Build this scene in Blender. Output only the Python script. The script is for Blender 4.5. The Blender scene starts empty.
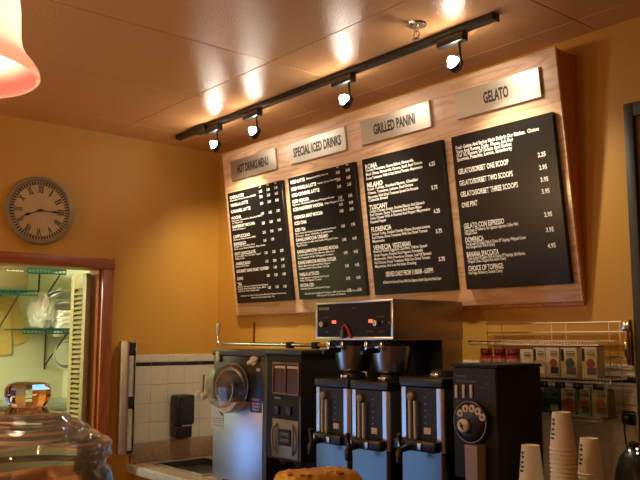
import bpy, bmesh, math, random
from mathutils import Vector, Matrix, noise
random.seed(7)
C = bpy.context.scene.collection
PI = math.pi
# ------------------------------------------------------------------ camera model (used to read real positions off the photo)
F = 790.0; CAM = Vector((3.998, -2.56, 1.579)); PITCH = math.atan(99/790); YAW = math.radians(50)
FW = Vector((-math.sin(YAW)*math.cos(PITCH), math.cos(YAW)*math.cos(PITCH), math.sin(PITCH)))
RT = Vector((math.cos(YAW), math.sin(YAW), 0)); UP = RT.cross(FW)
def ray(u, v): return FW + RT*((u-320)/F) - UP*((v-240)/F)
def hit(u, v, axis, val):
    d = ray(u, v); return CAM + d*((val-CAM[axis])/d[axis])
def far(u, v, t): return CAM + ray(u, v)*t

# ------------------------------------------------------------------ materials
MATS = {}
def mat(name, col, rough=.5, metal=0., **k):
    if name in MATS: return MATS[name]
    m = bpy.data.materials.new(name); m.use_nodes = True
    nt = m.node_tree; b = nt.nodes['Principled BSDF']
    b.inputs['Base Color'].default_value = (*col, 1)
    b.inputs['Roughness'].default_value = rough; b.inputs['Metallic'].default_value = metal
    if 'trans' in k: b.inputs['Transmission Weight'].default_value = k['trans']
    if 'ior' in k: b.inputs['IOR'].default_value = k['ior']
    if 'emit' in k:
        b.inputs['Emission Color'].default_value = (*k.get('ecol', col), 1); b.inputs['Emission Strength'].default_value = k['emit']
    if 'spec' in k: b.inputs['Specular IOR Level'].default_value = k['spec']
    if 'coat' in k: b.inputs['Coat Weight'].default_value = k['coat']; b.inputs['Coat Roughness'].default_value = k.get('coatr', .08)
    if 'sss' in k: b.inputs['Subsurface Weight'].default_value = k['sss']; b.inputs['Subsurface Scale'].default_value = .01
    if 'aniso' in k: b.inputs['Anisotropic'].default_value = k['aniso']
    tc = nt.nodes.new('ShaderNodeTexCoord')
    if 'bump' in k or 'var' in k:
        sc, st = k.get('bump', (40, 0)); 
        mp = nt.nodes.new('ShaderNodeMapping'); mp.inputs['Scale'].default_value = k.get('stretch', (1, 1, 1))
        nt.links.new(tc.outputs['Object'], mp.inputs['Vector'])
        n = nt.nodes.new('ShaderNodeTexNoise'); n.inputs['Scale'].default_value = sc; n.inputs['Detail'].default_value = 3
        nt.links.new(mp.outputs['Vector'], n.inputs['Vector'])
        if st:
            bp = nt.nodes.new('ShaderNodeBump'); bp.inputs['Strength'].default_value = st; bp.inputs['Distance'].default_value = k.get('bd', .004)
            nt.links.new(n.outputs['Fac'], bp.inputs['Height']); nt.links.new(bp.outputs['Normal'], b.inputs['Normal'])
        if 'var' in k:
            n2 = nt.nodes.new('ShaderNodeTexNoise'); n2.inputs['Scale'].default_value = k.get('vs', sc); n2.inputs['Detail'].default_value = 4
            nt.links.new(mp.outputs['Vector'], n2.inputs['Vector'])
            r = nt.nodes.new('ShaderNodeValToRGB'); r.color_ramp.elements[0].position = k.get('p0', .35); r.color_ramp.elements[1].position = k.get('p1', .65)
            r.color_ramp.elements[0].color = (*k['var'], 1); r.color_ramp.elements[1].color = (*col, 1)
            nt.links.new(n2.outputs['Fac'], r.inputs['Fac']); nt.links.new(r.outputs['Color'], b.inputs['Base Color'])
    MATS[name] = m; return m
def wood(name, c0, c1, rough=.35, axis='X', scale=5.0, coat=.3, rings=9):
    m = bpy.data.materials.new(name); m.use_nodes = True; nt = m.node_tree; b = nt.nodes['Principled BSDF']
    tc = nt.nodes.new('ShaderNodeTexCoord'); mp = nt.nodes.new('ShaderNodeMapping')
    s = {'X': (.12, 1, 1), 'Z': (1, 1, .12), 'Y': (1, .12, 1)}[axis]
    mp.inputs['Scale'].default_value = [q*scale for q in s]; nt.links.new(tc.outputs['Object'], mp.inputs['Vector'])
    n = nt.nodes.new('ShaderNodeTexNoise'); n.inputs['Scale'].default_value = 1.3; n.inputs['Detail'].default_value = 1.5; nt.links.new(mp.outputs['Vector'], n.inputs['Vector'])
    mu = nt.nodes.new('ShaderNodeMath'); mu.operation = 'MULTIPLY'; mu.inputs[1].default_value = rings; nt.links.new(n.outputs['Fac'], mu.inputs[0])
    fr = nt.nodes.new('ShaderNodeMath'); fr.operation = 'PINGPONG'; fr.inputs[1].default_value = .5; nt.links.new(mu.outputs[0], fr.inputs[0])
    n3 = nt.nodes.new('ShaderNodeTexNoise'); n3.inputs['Scale'].default_value = 40; n3.inputs['Detail'].default_value = 2; nt.links.new(mp.outputs['Vector'], n3.inputs['Vector'])
    ad = nt.nodes.new('ShaderNodeMath'); ad.operation = 'MULTIPLY_ADD'; ad.inputs[1].default_value = .5; nt.links.new(n3.outputs['Fac'], ad.inputs[0]); nt.links.new(fr.outputs[0], ad.inputs[2])
    r = nt.nodes.new('ShaderNodeValToRGB'); r.color_ramp.elements[0].position = .25; r.color_ramp.elements[1].position = .55
    r.color_ramp.elements[0].color = (*c1, 1); r.color_ramp.elements[1].color = (*c0, 1)
    nt.links.new(ad.outputs[0], r.inputs['Fac']); nt.links.new(r.outputs['Color'], b.inputs['Base Color'])
    b.inputs['Roughness'].default_value = rough; b.inputs['Coat Weight'].default_value = coat; b.inputs['Coat Roughness'].default_value = .12
    bp = nt.nodes.new('ShaderNodeBump'); bp.inputs['Strength'].default_value = .15; bp.inputs['Distance'].default_value = .002
    nt.links.new(ad.outputs[0], bp.inputs['Height']); nt.links.new(bp.outputs['Normal'], b.inputs['Normal'])
    MATS[name] = m; return m
M_wall = mat('ochre_wall_paint', (.60, .315, .045), .55, bump=(90, .12), bd=.002, var=(.56, .29, .038), vs=3)
M_ceil = mat('glossy_ceiling_tile', (.71, .375, .165), .22, bump=(120, .6), bd=.004)
M_floor = mat('brown_floor_tile', (.16, .09, .05), .4, bump=(6, .05), var=(.1, .06, .035))
M_closet = mat('closet_cream_wall', (.53, .555, .355), .7, bump=(60, .05))
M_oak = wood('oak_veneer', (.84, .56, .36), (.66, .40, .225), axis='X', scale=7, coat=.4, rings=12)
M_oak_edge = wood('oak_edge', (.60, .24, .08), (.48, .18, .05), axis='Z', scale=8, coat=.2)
M_cherry = wood('cherry_trim', (.36, .11, .035), (.27, .075, .02), axis='Y', scale=8, coat=.4)
M_cherry_v = wood('cherry_trim_vertical', (.36, .11, .035), (.27, .075, .02), axis='Z', scale=8, coat=.4)
M_louver = mat('louver_pine', (.30, .245, .105), .45, bump=(30, .04))
M_panel = mat('gloss_black_menu_panel', (.010, .010, .011), .27, spec=.34)
M_text = mat('white_lettering', (.95, .94, .92), .5)
M_plate = mat('brushed_silver_plate', (.55, .51, .43), .44, .9, bump=(30, .08), stretch=(1, 30, 30), bd=.001)
M_plate_txt = mat('dark_engraved_lettering', (.03, .025, .02), .5)
M_black = mat('black_plastic', (.012, .012, .013), .35)
M_matte = mat('matte_black', (.008, .008, .008), .7)
M_dark = mat('dark_charcoal_metal', (.035, .034, .034), .42, .3)
M_steel = mat('brushed_steel', (.62, .62, .63), .30, 1., bump=(25, .10), stretch=(1, 1, 40), bd=.0008)
M_steel_soft = mat('satin_steel_panel', (.60, .64, .72), .36, 1., bump=(20, .05), stretch=(3, 1, 30), bd=.0008)
M_steel_side = mat('steel_ochre_reflection', (.42, .34, .23), .34, 1., bump=(20, .06), bd=.0008)  # brown of the mirrored ochre wall put into the steel's colour
M_olive = mat('olive_grey_metal', (.10, .09, .065), .4, .7)
M_chrome = mat('chrome', (.75, .74, .72), .15, 1.)
M_wire = mat('zinc_wire', (.6, .57, .5), .3, 1.)
M_tile = mat('white_glazed_tile', (.66, .62, .52), .22)
M_grout = mat('grey_grout', (.62, .58, .48), .8)
M_tileb = mat('black_glazed_tile', (.012, .012, .012), .2)
M_lam = mat('speckled_laminate', (.36, .26, .17), .35, var=(.29, .20, .13), vs=70, p0=.4, p1=.6)
M_lam_edge = mat('speckled_laminate_edge', (.52, .50, .46), .35, var=(.36, .34, .30), vs=90, p0=.4, p1=.6)
M_cab = mat('ochre_cabinet', (.42, .22, .06), .5)
def glassmat(name, col, rough=0., ior=1.45):
    return mat(name, col, rough, trans=1., ior=ior)
M_glass = glassmat('clear_glass', (.96, .97, .95))
def thin_clear(name, tint, haze, rough=.08):
    m = bpy.data.materials.new(name); m.use_nodes = True; nt = m.node_tree; b = nt.nodes['Principled BSDF']; out = nt.nodes['Material Output']
    b.inputs['Base Color'].default_value = (*tint, 1); b.inputs['Roughness'].default_value = rough
    tr = nt.nodes.new('ShaderNodeBsdfTransparent'); tr.inputs[0].default_value = (*[.5+.5*c for c in tint], 1)
    lw = nt.nodes.new('ShaderNodeLayerWeight'); lw.inputs['Blend'].default_value = .35
    mr = nt.nodes.new('ShaderNodeMapRange'); mr.inputs[3].default_value = haze; mr.inputs[4].default_value = .5; nt.links.new(lw.outputs['Facing'], mr.inputs[0])
    mx = nt.nodes.new('ShaderNodeMixShader'); nt.links.new(mr.outputs[0], mx.inputs[0]); nt.links.new(tr.outputs[0], mx.inputs[1]); nt.links.new(b.outputs[0], mx.inputs[2]); nt.links.new(mx.outputs[0], out.inputs['Surface'])
    MATS[name] = m; return m
M_plastic = thin_clear('clear_acrylic', (.45, .45, .44), .03)
def clear_thin(name, tint, base=.03, k=1., rough=.03, haze=0., hcol=(.8, .75, .6)):
    """thin clear glass or acrylic: see-through, with fresnel reflections and a little haze"""
    m = bpy.data.materials.new(name); m.use_nodes = True; nt = m.node_tree; nt.nodes.clear(); N = nt.nodes.new
    out = N('ShaderNodeOutputMaterial'); tr = N('ShaderNodeBsdfTransparent'); tr.inputs[0].default_value = (*tint, 1)
    gl = N('ShaderNodeBsdfGlossy'); gl.inputs['Roughness'].default_value = rough; gl.inputs[0].default_value = (1, 1, 1, 1)
    fr = N('ShaderNodeFresnel'); fr.inputs[0].default_value = 1.45; ma = N('ShaderNodeMath'); ma.operation = 'MULTIPLY_ADD'; ma.inputs[1].default_value = k; ma.inputs[2].default_value = base; ma.use_clamp = True
    nt.links.new(fr.outputs[0], ma.inputs[0]); mx = N('ShaderNodeMixShader'); nt.links.new(ma.outputs[0], mx.inputs[0]); nt.links.new(tr.outputs[0], mx.inputs[1]); nt.links.new(gl.outputs[0], mx.inputs[2])
    df = N('ShaderNodeBsdfDiffuse'); df.inputs[0].default_value = (*hcol, 1); m2 = N('ShaderNodeMixShader'); m2.inputs[0].default_value = haze
    nt.links.new(mx.outputs[0], m2.inputs[1]); nt.links.new(df.outputs[0], m2.inputs[2]); nt.links.new(m2.outputs[0], out.inputs['Surface'])
    MATS[name] = m; return m
M_jar = clear_thin('clear_jar_glass', (.965, .96, .93), .02, .9, .03, .03)
M_plastic = clear_thin('clear_acrylic_bowl', (.93, .93, .92), .03, .45, .10, .05)
M_cream = mat('cream_plastic', (.72, .66, .50), .4)
M_white = mat('white_plastic', (.75, .73, .68), .4)
M_blue = mat('blue_sticker', (.05, .05, .33), .4)
M_paper = mat('white_paper', (.78, .78, .74), .7)
M_yelpaper = mat('yellow_paper', (.54, .40, .11), .7)
M_card = mat('cardboard', (.20, .165, .075), .7)
M_green = mat('green_epoxy_wire', (.01, .10, .075), .35)
M_red = mat('red_jar', (.32, .03, .02), .3)
M_pink = mat('pink_label', (.66, .32, .24), .5)
M_beige = mat('beige_carton', (.58, .50, .33), .5)
M_grn = mat('sage_pouch', (.22, .21, .11), .5)
M_teal = mat('dark_teal_pouch', (.02, .05, .05), .4)
M_brownp = mat('brown_print', (.09, .05, .035), .5)
M_redp = mat('red_print', (.30, .06, .04), .5)
M_cup = mat('cream_paper_cup', (.90, .84, .66), .6)
M_cupt = mat('dark_cup_print', (.06, .05, .045), .6)
M_crust = mat('golden_crust', (.82, .47, .06), .6, bump=(60, .7), bd=.006, var=(.66, .32, .035), vs=25)
M_spot = mat('red_topping', (.45, .07, .015), .5)
M_cookie = mat('brown_biscuit', (.62, .30, .12), .7, bump=(70, .6), var=(.44, .19, .07), vs=40)
M_led = mat('red_pilot_lamp', (.9, .15, .08), .3, emit=2.2, ecol=(1, .10, .05))
M_copper = mat('copper_dark', (.24, .11, .05), .35, .8)
M_amber = mat('amber_hopper_beans', (.10, .035, .012), .25)
M_dkgreen = mat('dark_green_enamel', (.02, .035, .02), .35)
M_clockface = mat('aged_clock_face', (.56, .41, .22), .6, var=(.50, .36, .18), vs=14)
M_pewter = mat('pewter_rim', (.30, .24, .16), .4, .2)
M_clockdk = mat('dark_brown_numerals', (.07, .04, .02), .6)
M_bulb = mat('halogen_lamp_glass', (1, 1, 1), .2, emit=120., ecol=(1., .88, .72))
M_greytray = mat('grey_steel_sink', (.42, .44, .42), .35, .8)

# ------------------------------------------------------------------ mesh builder
class MB:
    def __init__(s): s.bm = bmesh.new()
    def _add(s, verts, faces, mx=None):
        vs = [s.bm.verts.new(mx @ Vector(v) if mx else Vector(v)) for v in verts]
        for f in faces:
            try: s.bm.faces.new([vs[i] for i in f])
            except ValueError: pass
        return s
    def box(s, x0, x1, y0, y1, z0, z1, bev=0., seg=2, mx=None):
        t = bmesh.new(); bmesh.ops.create_cube(t, size=1)
        for v in t.verts: v.co = Vector(((x0+x1)/2+v.co.x*(x1-x0), (y0+y1)/2+v.co.y*(y1-y0), (z0+z1)/2+v.co.z*(z1-z0)))
        if bev: bmesh.ops.bevel(t, geom=t.edges[:], offset=bev, segments=seg, affect='EDGES', profile=.5)
        if mx: t.transform(mx)
        return s._merge(t)
    def _merge(s, t):
        me = bpy.data.meshes.new('tmp'); t.to_mesh(me); t.free(); s.bm.from_mesh(me); bpy.data.meshes.remove(me); return s
    def tube(s, pts, r, n=8, caps=True):
        pts = [Vector(p) for p in pts]; rr = r if isinstance(r, (list, tuple)) else [r]*len(pts)
        rings = []; ref = None
        for i, p in enumerate(pts):
            d = (pts[min(i+1, len(pts)-1)]-pts[max(i-1, 0)]).normalized()
            a = ref if ref is not None else (Vector((0, 0, 1)) if abs(d.z) < .9 else Vector((1, 0, 0)))
            x = (a-d*a.dot(d)).normalized(); ref = x; y = d.cross(x)
            rings.append([s.bm.verts.new(p+(x*math.cos(2*PI*k/n)+y*math.sin(2*PI*k/n))*rr[i]) for k in range(n)])
        for a, b in zip(rings, rings[1:]):
            for k in range(n): s.bm.faces.new((a[k], a[(k+1) % n], b[(k+1) % n], b[k]))
        if caps: s.bm.faces.new(rings[0][::-1]); s.bm.faces.new(rings[-1])
        return s
    def lathe(s, prof, n=32, mx=None, closed=False):
        rings = []
        for r, z in prof:
            if r < 1e-6: v = Vector((0, 0, z)); rings.append([s.bm.verts.new(mx @ v if mx else v)])
            else: rings.append([s.bm.verts.new((mx @ q) if mx else q) for q in (Vector((r*math.cos(2*PI*k/n), r*math.sin(2*PI*k/n), z)) for k in range(n))])
        prs = list(zip(rings, rings[1:])) + ([(rings[-1], rings[0])] if closed else [])
        for a, b in prs:
            for k in range(n):
                j = (k+1) % n
                if len(a) == 1 and len(b) == 1: continue
                if len(a) == 1: s.bm.faces.new((a[0], b[j], b[k]))
                elif len(b) == 1: s.bm.faces.new((a[k], a[j], b[0]))
                else: s.bm.faces.new((a[k], a[j], b[j], b[k]))
        return s
    def disc(s, mx, r, h=.001, n=28): return s.lathe([(0, 0), (r, 0), (r, h), (0, h)], n, mx)
    def prism(s, poly, axis, a, b):
        def P(p, w): return {0: (w, p[0], p[1]), 1: (p[0], w, p[1]), 2: (p[0], p[1], w)}[axis]
        n = len(poly); v = [P(p, a) for p in poly]+[P(p, b) for p in poly]
        return s._add(v, [tuple(range(n))[::-1], tuple(range(n, 2*n))]+[(i, (i+1) % n, n+(i+1) % n, n+i) for i in range(n)])
    def sphere(s, c, r, sub=2, sc=(1, 1, 1)):
        t = bmesh.new(); bmesh.ops.create_icosphere(t, subdivisions=sub, radius=1)
        for v in t.verts: v.co = Vector(c)+Vector((v.co.x*r*sc[0], v.co.y*r*sc[1], v.co.z*r*sc[2]))
        return s._merge(t)
    def mesh(s, me, mx):
        t = bmesh.new(); t.from_mesh(me); t.transform(mx); return s._merge(t)
    def build(s, name, m, parent=None, smooth=True, angle=40, label=None, world=True, kind=None):
        bm = s.bm; bmesh.ops.recalc_face_normals(bm, faces=bm.faces[:])
        if parent is not None and world: bm.transform(inv(parent))
        me = bpy.data.meshes.new(name); 
        if smooth:
            for f in bm.faces: f.smooth = True
            for e in bm.edges:
                if len(e.link_faces) == 2 and e.calc_face_angle(0) > math.radians(angle): e.smooth = False
        bm.to_mesh(me); bm.free(); me.materials.append(m)
        o = bpy.data.objects.new(name, me); C.objects.link(o)
        if parent is not None: o.parent = parent
        if label: o['label'] = label
        if kind: o['kind'] = kind
        return o
def wm(o):
    m = Matrix.LocRotScale(o.location, o.rotation_euler, o.scale)
    return wm(o.parent) @ m if o.parent else m
def inv(o): return wm(o).inverted()
def tag(o, label, cat, group=None):
    o['label'] = label; o['category'] = cat
    if group: o['group'] = group
    return o
def thing(name, label, cat, loc, group=None, rotz=0.):
    o = bpy.data.objects.new(name, None); C.objects.link(o); o.location = loc; o.rotation_euler = (0, 0, rotz); o.empty_display_size = .05
    return tag(o, label, cat, group)
def struct(o): o['kind'] = 'structure'; return o
def dup(root, loc, label, group=None, rotz=None):
    r = root.copy(); C.objects.link(r); r.location = loc; r['label'] = label
    if rotz is not None: r.rotation_euler = (0, 0, rotz)
    if group: r['group'] = group
    for ch in list(root.children):
        c = ch.copy(); C.objects.link(c); c.parent = r
        for g in list(ch.children):
            d = g.copy(); C.objects.link(d); d.parent = c
    return r
def T(x, y, z): return Matrix.Translation((x, y, z))
def RX(a): return Matrix.Rotation(a, 4, 'X')
def RY(a): return Matrix.Rotation(a, 4, 'Y')
def RZ(a): return Matrix.Rotation(a, 4, 'Z')
_fc = {}
def textmesh(body, bold=0.):
    """mesh of one line of lettering, lying in XY, cap height 1 at y 0..1, returns (mesh, width)"""
    cu = bpy.data.curves.new('t', 'FONT'); cu.body = body; cu.size = 1.43; cu.resolution_u = 2; cu.fill_mode = 'FRONT'; cu.offset = bold
    o = bpy.data.objects.new('t', cu); C.objects.link(o)
    dg = bpy.context.evaluated_depsgraph_get(); me = bpy.data.meshes.new_from_object(o.evaluated_get(dg))
    bpy.data.objects.remove(o); bpy.data.curves.remove(cu)
    xs = [v.co.x for v in me.vertices]
    w0, w1 = (min(xs), max(xs)) if xs else (0, 1)
    return me, w0, w1
def put_text(mb, body, mx, x, y, cap, width=None, bold=0., align='L', squeeze=.85):
    me, a, b = textmesh(body, bold)
    sx = width/(b-a) if width else cap*squeeze
    w = (b-a)*sx
    x0 = x if align == 'L' else (x-w if align == 'R' else x-w/2)
    mb.mesh(me, mx @ T(x0-a*sx, y, 0) @ Matrix.Diagonal((sx, cap, 1, 1)))
    bpy.data.meshes.remove(me)

# ================================================================== SETTING
CH = 2.70
XR, YF = 6.2, -5.2          # room extents behind the camera
struct(MB().box(-1.5, XR, YF, .15, -.1, 0).build('floor', M_floor))
# ceiling: large glossy tiles with thin joints
mb = MB(); xs = [-.14, .27, .88, 1.49, 2.525, 3.13, 3.74, 4.35, 4.96, 5.57, XR+.1]; ys = [.14, -.14, -.72, -1.92, -3.12, -4.32, YF-.1]
for i in range(len(xs)-1):
    for j in range(len(ys)-1):
        mb.box(xs[i]+.0015, xs[i+1]-.0015, ys[j+1]+.0015, ys[j]-.0015, CH, CH+.02, .0015, 1)
mb.box(xs[0], xs[-1], ys[-1], ys[0], CH+.006, CH+.06)
struct(mb.build('ceiling', M_ceil, angle=30))
# back wall
struct(MB().box(-1.5, XR, 0, .12, 0, CH).build('wall_back', M_wall))
# left wall with the doorway cut out (opening y -1.38..-.74, up to z 1.95)
OY0, OY1, OZ = -1.38, -.74, 1.95
WY0, WY1, WZ0, WZ1 = -3.6, -1.55, .2, 1.25       # shop window further along the left wall, behind the camera's view
mb = MB(); mb.box(-.12, 0, OY1, 0, 0, CH); mb.box(-.12, 0, OY0, OY1, OZ, CH); mb.box(-.12, 0, WY1, OY0, 0, CH)
mb.box(-.12, 0, WY0, WY1, 0, WZ0); mb.box(-.12, 0, WY0, WY1, WZ1, CH); mb.box(-.12, 0, YF, WY0, 0, CH)
struct(mb.build('wall_left', M_wall))
struct(MB().box(XR, XR+.12, YF, .12, 0, CH).build('wall_right', M_wall))
struct(MB().box(-.12, XR, YF-.12, YF, 0, CH).build('wall_front', M_wall))
# door casing and louvered leaf
d1 = bpy.data.objects.new('door_1', None); C.objects.link(d1); d1.location = (0, -1.2, 0); struct(d1)
CAS = .028
MB().box(0, CAS, OY0-.07, -.672, OZ, 2.01, .006).build('casing_head', M_cherry, d1)
MB().box(0, CAS-.004, -.74, -.675, 0, OZ, .006).build('casing_side', M_cherry_v, d1)
MB().box(0, CAS-.004, OY0-.065, OY0, 0, OZ, .006).build('casing_side', M_cherry_v, d1)
MB().box(-.12, 0, -.752, -.7405, 0, OZ-.001).build('jamb', M_cherry_v, d1)
lf = MB()
LX0, LX1, LYa, LYb = -.25, -.05, -.80, -.772
lf.box(LX0, LX0+.045, LYa, LYb, .01, 1.93, .003); lf.box(LX1-.045, LX1, LYa, LYb, .01, 1.93, .003)
lf.box(LX0+.045, LX1-.045, LYa, LYb, 1.85, 1.93, .003); lf.box(LX0+.045, LX1-.045, LYa, LYb, .01, .16, .003); lf.box(LX0+.045, LX1-.045, LYa, LYb, .9, 1.0, .003)
leaf = lf.build('door_leaf', M_louver, d1)
sl = MB(); z = .18
while z < 1.84:
    if not (.88 < z < 1.0):
        sl.box(LX0+.04, LX1-.04, -.021, .021, -.003, .003, .001, 1, T(0, (LYa+LYb)/2, z) @ RX(math.radians(38)))
    z += .0262
sl.build('louver_slats', M_louver, leaf)
# closet behind the doorway
mb = MB(); mb.box(-1.5, -1.25, -2.2, -.30, 0, CH); mb.box(-1.25, -.12, -.42, -.30, 0, CH); mb.box(-1.25, -.12, -2.2, -2.08, 0, CH); mb.box(-1.25, -.12, -2.08, -.42, 2.45, 2.55)
struct(mb.build('wall_closet', M_closet))
# dark framed opening at the far right of the back wall
w1 = bpy.data.objects.new('window_1', None); C.objects.link(w1); w1.location = (3.0, 0, 1.1); struct(w1)
fr = MB(); X0, X1, Z1, Z0 = 2.626, 3.55, 2.392, 1.0
fr.box(X0, X0+.034, -.03, 0, Z0, Z1, .004); fr.box(X1-.05, X1, -.03, 0, Z0, Z1, .004); fr.box(X0+.034, X1-.05, -.03, 0, Z1-.05, Z1, .004); fr.box(X0+.05, X1-.05, -.03, 0, Z0, Z0+.05, .004)
fr.build('window_frame', mat('dark_grey_frame', (.035, .032, .03), .5), w1)
MB().box(X0+.034, X1-.05, -.012, -.004, Z0+.05, Z1-.05).build('window_pane', mat('dim_tan_pane', (.22, .13, .06), .15), w1)

# tile splash: left wall end and whole back wall
def tiles(name, fn, n, x_first, wid=.1):
    """fn(a0,a1,z0,z1,d0,d1) adds a box in wall coordinates"""
    g, t, b = MB(), MB(), MB()
    for i in range(n):
        a0, a1 = x_first+i*wid, x_first+(i+1)*wid
        for j in range(4): fn(t, a0+.001, a1-.001, 1.022+j*.102+.0015, 1.022+(j+1)*.102-.0015, .004, .0075, .001)
        fn(t, a0+.001, a1-.001, 1.4515, 1.492, .004, .0085, .002)
        fn(b, a0+.001, a1-.001, 1.4315, 1.4500, .004, .008, .001)
    fn(g, x_first, x_first+n*wid, 1.0205, 1.4915, 0, .0055, 0)
    o = struct(g.build(name, M_grout)); t.build('white_tiles', M_tile, o); b.build('black_tile_stripe', M_tileb, o); return o
def f_left(m, a0, a1, z0, z1, d0, d1, bv): m.box(d0, d1, a0, a1, z0, z1, bv, 1)
def f_back(m, a0, a1, z0, z1, d0, d1, bv): m.box(a0, a1, -d1, -d0, z0, z1, bv, 1)
tiles('trim_1', f_left, 5, -.535+.0, .1046)
tiles('trim_2', f_back, 26, .014, .1)

# ================================================================== COUNTER along the back wall, sink
CT = .914; CY = -.548
ct = thing('counter', 'speckled brown laminate counter with low backsplash beneath the white tiles', 'counter', (1.4, -.27, 0))
SX0, SX1, SY0, SY1 = .10, .58, -.44, -.13
mb = MB(); mb.box(.002, SX0, CY, -.002, CT-.035, CT, .003); mb.box(SX1, 2.80, CY, -.002, CT-.035, CT, .003); mb.box(SX0, SX1, CY, SY0, CT-.035, CT); mb.box(SX0, SX1, SY1, -.002, CT-.035, CT)
mb.build('worktop', M_lam, ct)
MB().box(.002, 2.80, CY-.012, CY-.0005, CT-.045, CT+.001, .003).build('front_edge', M_lam_edge, ct, label='pale speckled front edge strip')
mb = MB(); mb.box(.002, .018, CY+.005, -.002, CT+.0005, 1.02, .003); mb.box(.0185, 2.62, -.018, -.002, CT+.0005, 1.02, .003)
mb.build('backsplash', M_lam, ct)
MB().box(.005, 2.78, CY+.03, -.01, .0, CT-.036).build('base_cabinet', M_cab, ct)
sk = MB(); d = .012
sk.box(SX0-.014, SX1+.014, SY0-.014, SY0+.004, CT+.001, CT+.007, .002); sk.box(SX0-.014, SX1+.014, SY1-.004, SY1+.014, CT+.001, CT+.007, .002)
sk.box(SX0-.014, SX0+.004, SY0+.004, SY1-.004, CT+.001, CT+.007, .002); sk.box(SX1-.004, SX1+.014, SY0+.004, SY1-.004, CT+.001, CT+.007, .002)
sink = thing('sink', 'shallow dark steel sink let into the counter left of the frozen drink machine', 'sink', (.34, -.28, CT))
sk.build('rim', M_greytray, sink)
mb = MB(); mb.box(SX0, SX0+.003, SY0, SY1, CT-.03, CT); mb.box(SX1-.003, SX1, SY0, SY1, CT-.03, CT); mb.box(SX0+.003, SX1-.003, SY0, SY0+.003, CT-.03, CT); mb.box(SX0+.003, SX1-.003, SY1-.003, SY1, CT-.03, CT); mb.box(SX0+.003, SX1-.003, SY0+.003, SY1-.003, CT-.033, CT-.03)
mb.build('basin', mat('dark_sink_steel', (.10, .09, .08), .4, .8), sink)

# ================================================================== MENU BOARD
BX0, BX1 = .238, 2.438
BB, BT = Vector((0, -.025, 1.712)), Vector((0, -.141, 2.632))       # bottom / top of the front face
bd = (BT-BB); BH = bd.length; ub = bd.normalized(); nb = Vector((0, -ub.z, ub.y))  # outward normal (towards the room)
if nb.y > 0: nb = -nb
BM = Matrix(((1, 0, 0, BX0), (0, ub.y, nb.y, BB.y), (0, ub.z, nb.z, BB.z), (0, 0, 0, 1)))  # board coords: x along, y up the face, z out
def bhit(u, v, lift=0.):
    """photo point -> board coordinates on the plane lifted by lift"""
    o = BB+nb*lift; d = ray(u, v); t = (o-CAM).dot(nb)/d.dot(nb); p = CAM+d*t; q = p-BB
    return p.x-BX0, q.dot(ub)
board = thing('menu_board', 'long oak cafe menu board leaning out from the wall with four black price panels', 'menu board', (1.31, 0, 1.70))
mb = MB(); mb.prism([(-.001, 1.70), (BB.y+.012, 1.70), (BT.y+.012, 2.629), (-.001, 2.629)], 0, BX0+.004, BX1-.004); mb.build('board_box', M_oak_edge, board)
mb = MB(); mb.box(0, BX1-BX0, 0, BH, -.012, 0, .002, 1, BM); mb.build('board_face', M_oak, board)
PT = .022
quads = [((227.5, 193), (282, 179.8), (237, 303.5), (292, 301)), ((287.5, 178), (354, 162), (299.4, 300), (367, 296)),
         ((361.3, 159.5), (440.5, 140.5), (375, 296), (457.5, 289)), ((451.5, 136.5), (551.5, 113.6), (465.6, 289), (571.5, 282.4))]
plates = [((230, 156), (275, 147.5), (231, 180), (276, 169), 'HOT DRINKS MENU'), ((288.5, 142.5), (343.5, 126.5), (291, 164), (347, 150), 'SPECIAL ICED DRINKS'),
          ((359.5, 121.5), (428, 101.5), (361.7, 144.5), (432, 127), 'GRILLED PANINI'), ((455, 96.5), (538, 71.5), (457, 120), (542, 99), 'GELATO')]
rects = []
for q in quads:
    p = [bhit(*c, PT) for c in q]; rects.append(((p[0][0]+p[2][0])/2, (p[1][0]+p[3][0])/2, (p[2][1]+p[3][1])/2, (p[0][1]+p[1][1])/2))
prects = []
for q in plates:
    p = [bhit(*c, .014) for c in q[:4]]; prects.append(((p[0][0]+p[2][0])/2, (p[1][0]+p[3][0])/2, (p[2][1]+p[3][1])/2, (p[0][1]+p[1][1])/2))
ptop = sum(r[3] for r in rects)/4; pbot = sum(r[2] for r in rects)/4
qtop = sum(r[3] for r in prects)/4; qbot = sum(r[2] for r in prects)/4
print('BOARD', BH, 'panels', rects, pbot, ptop, 'plates', prects, qbot, qtop)
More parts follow.
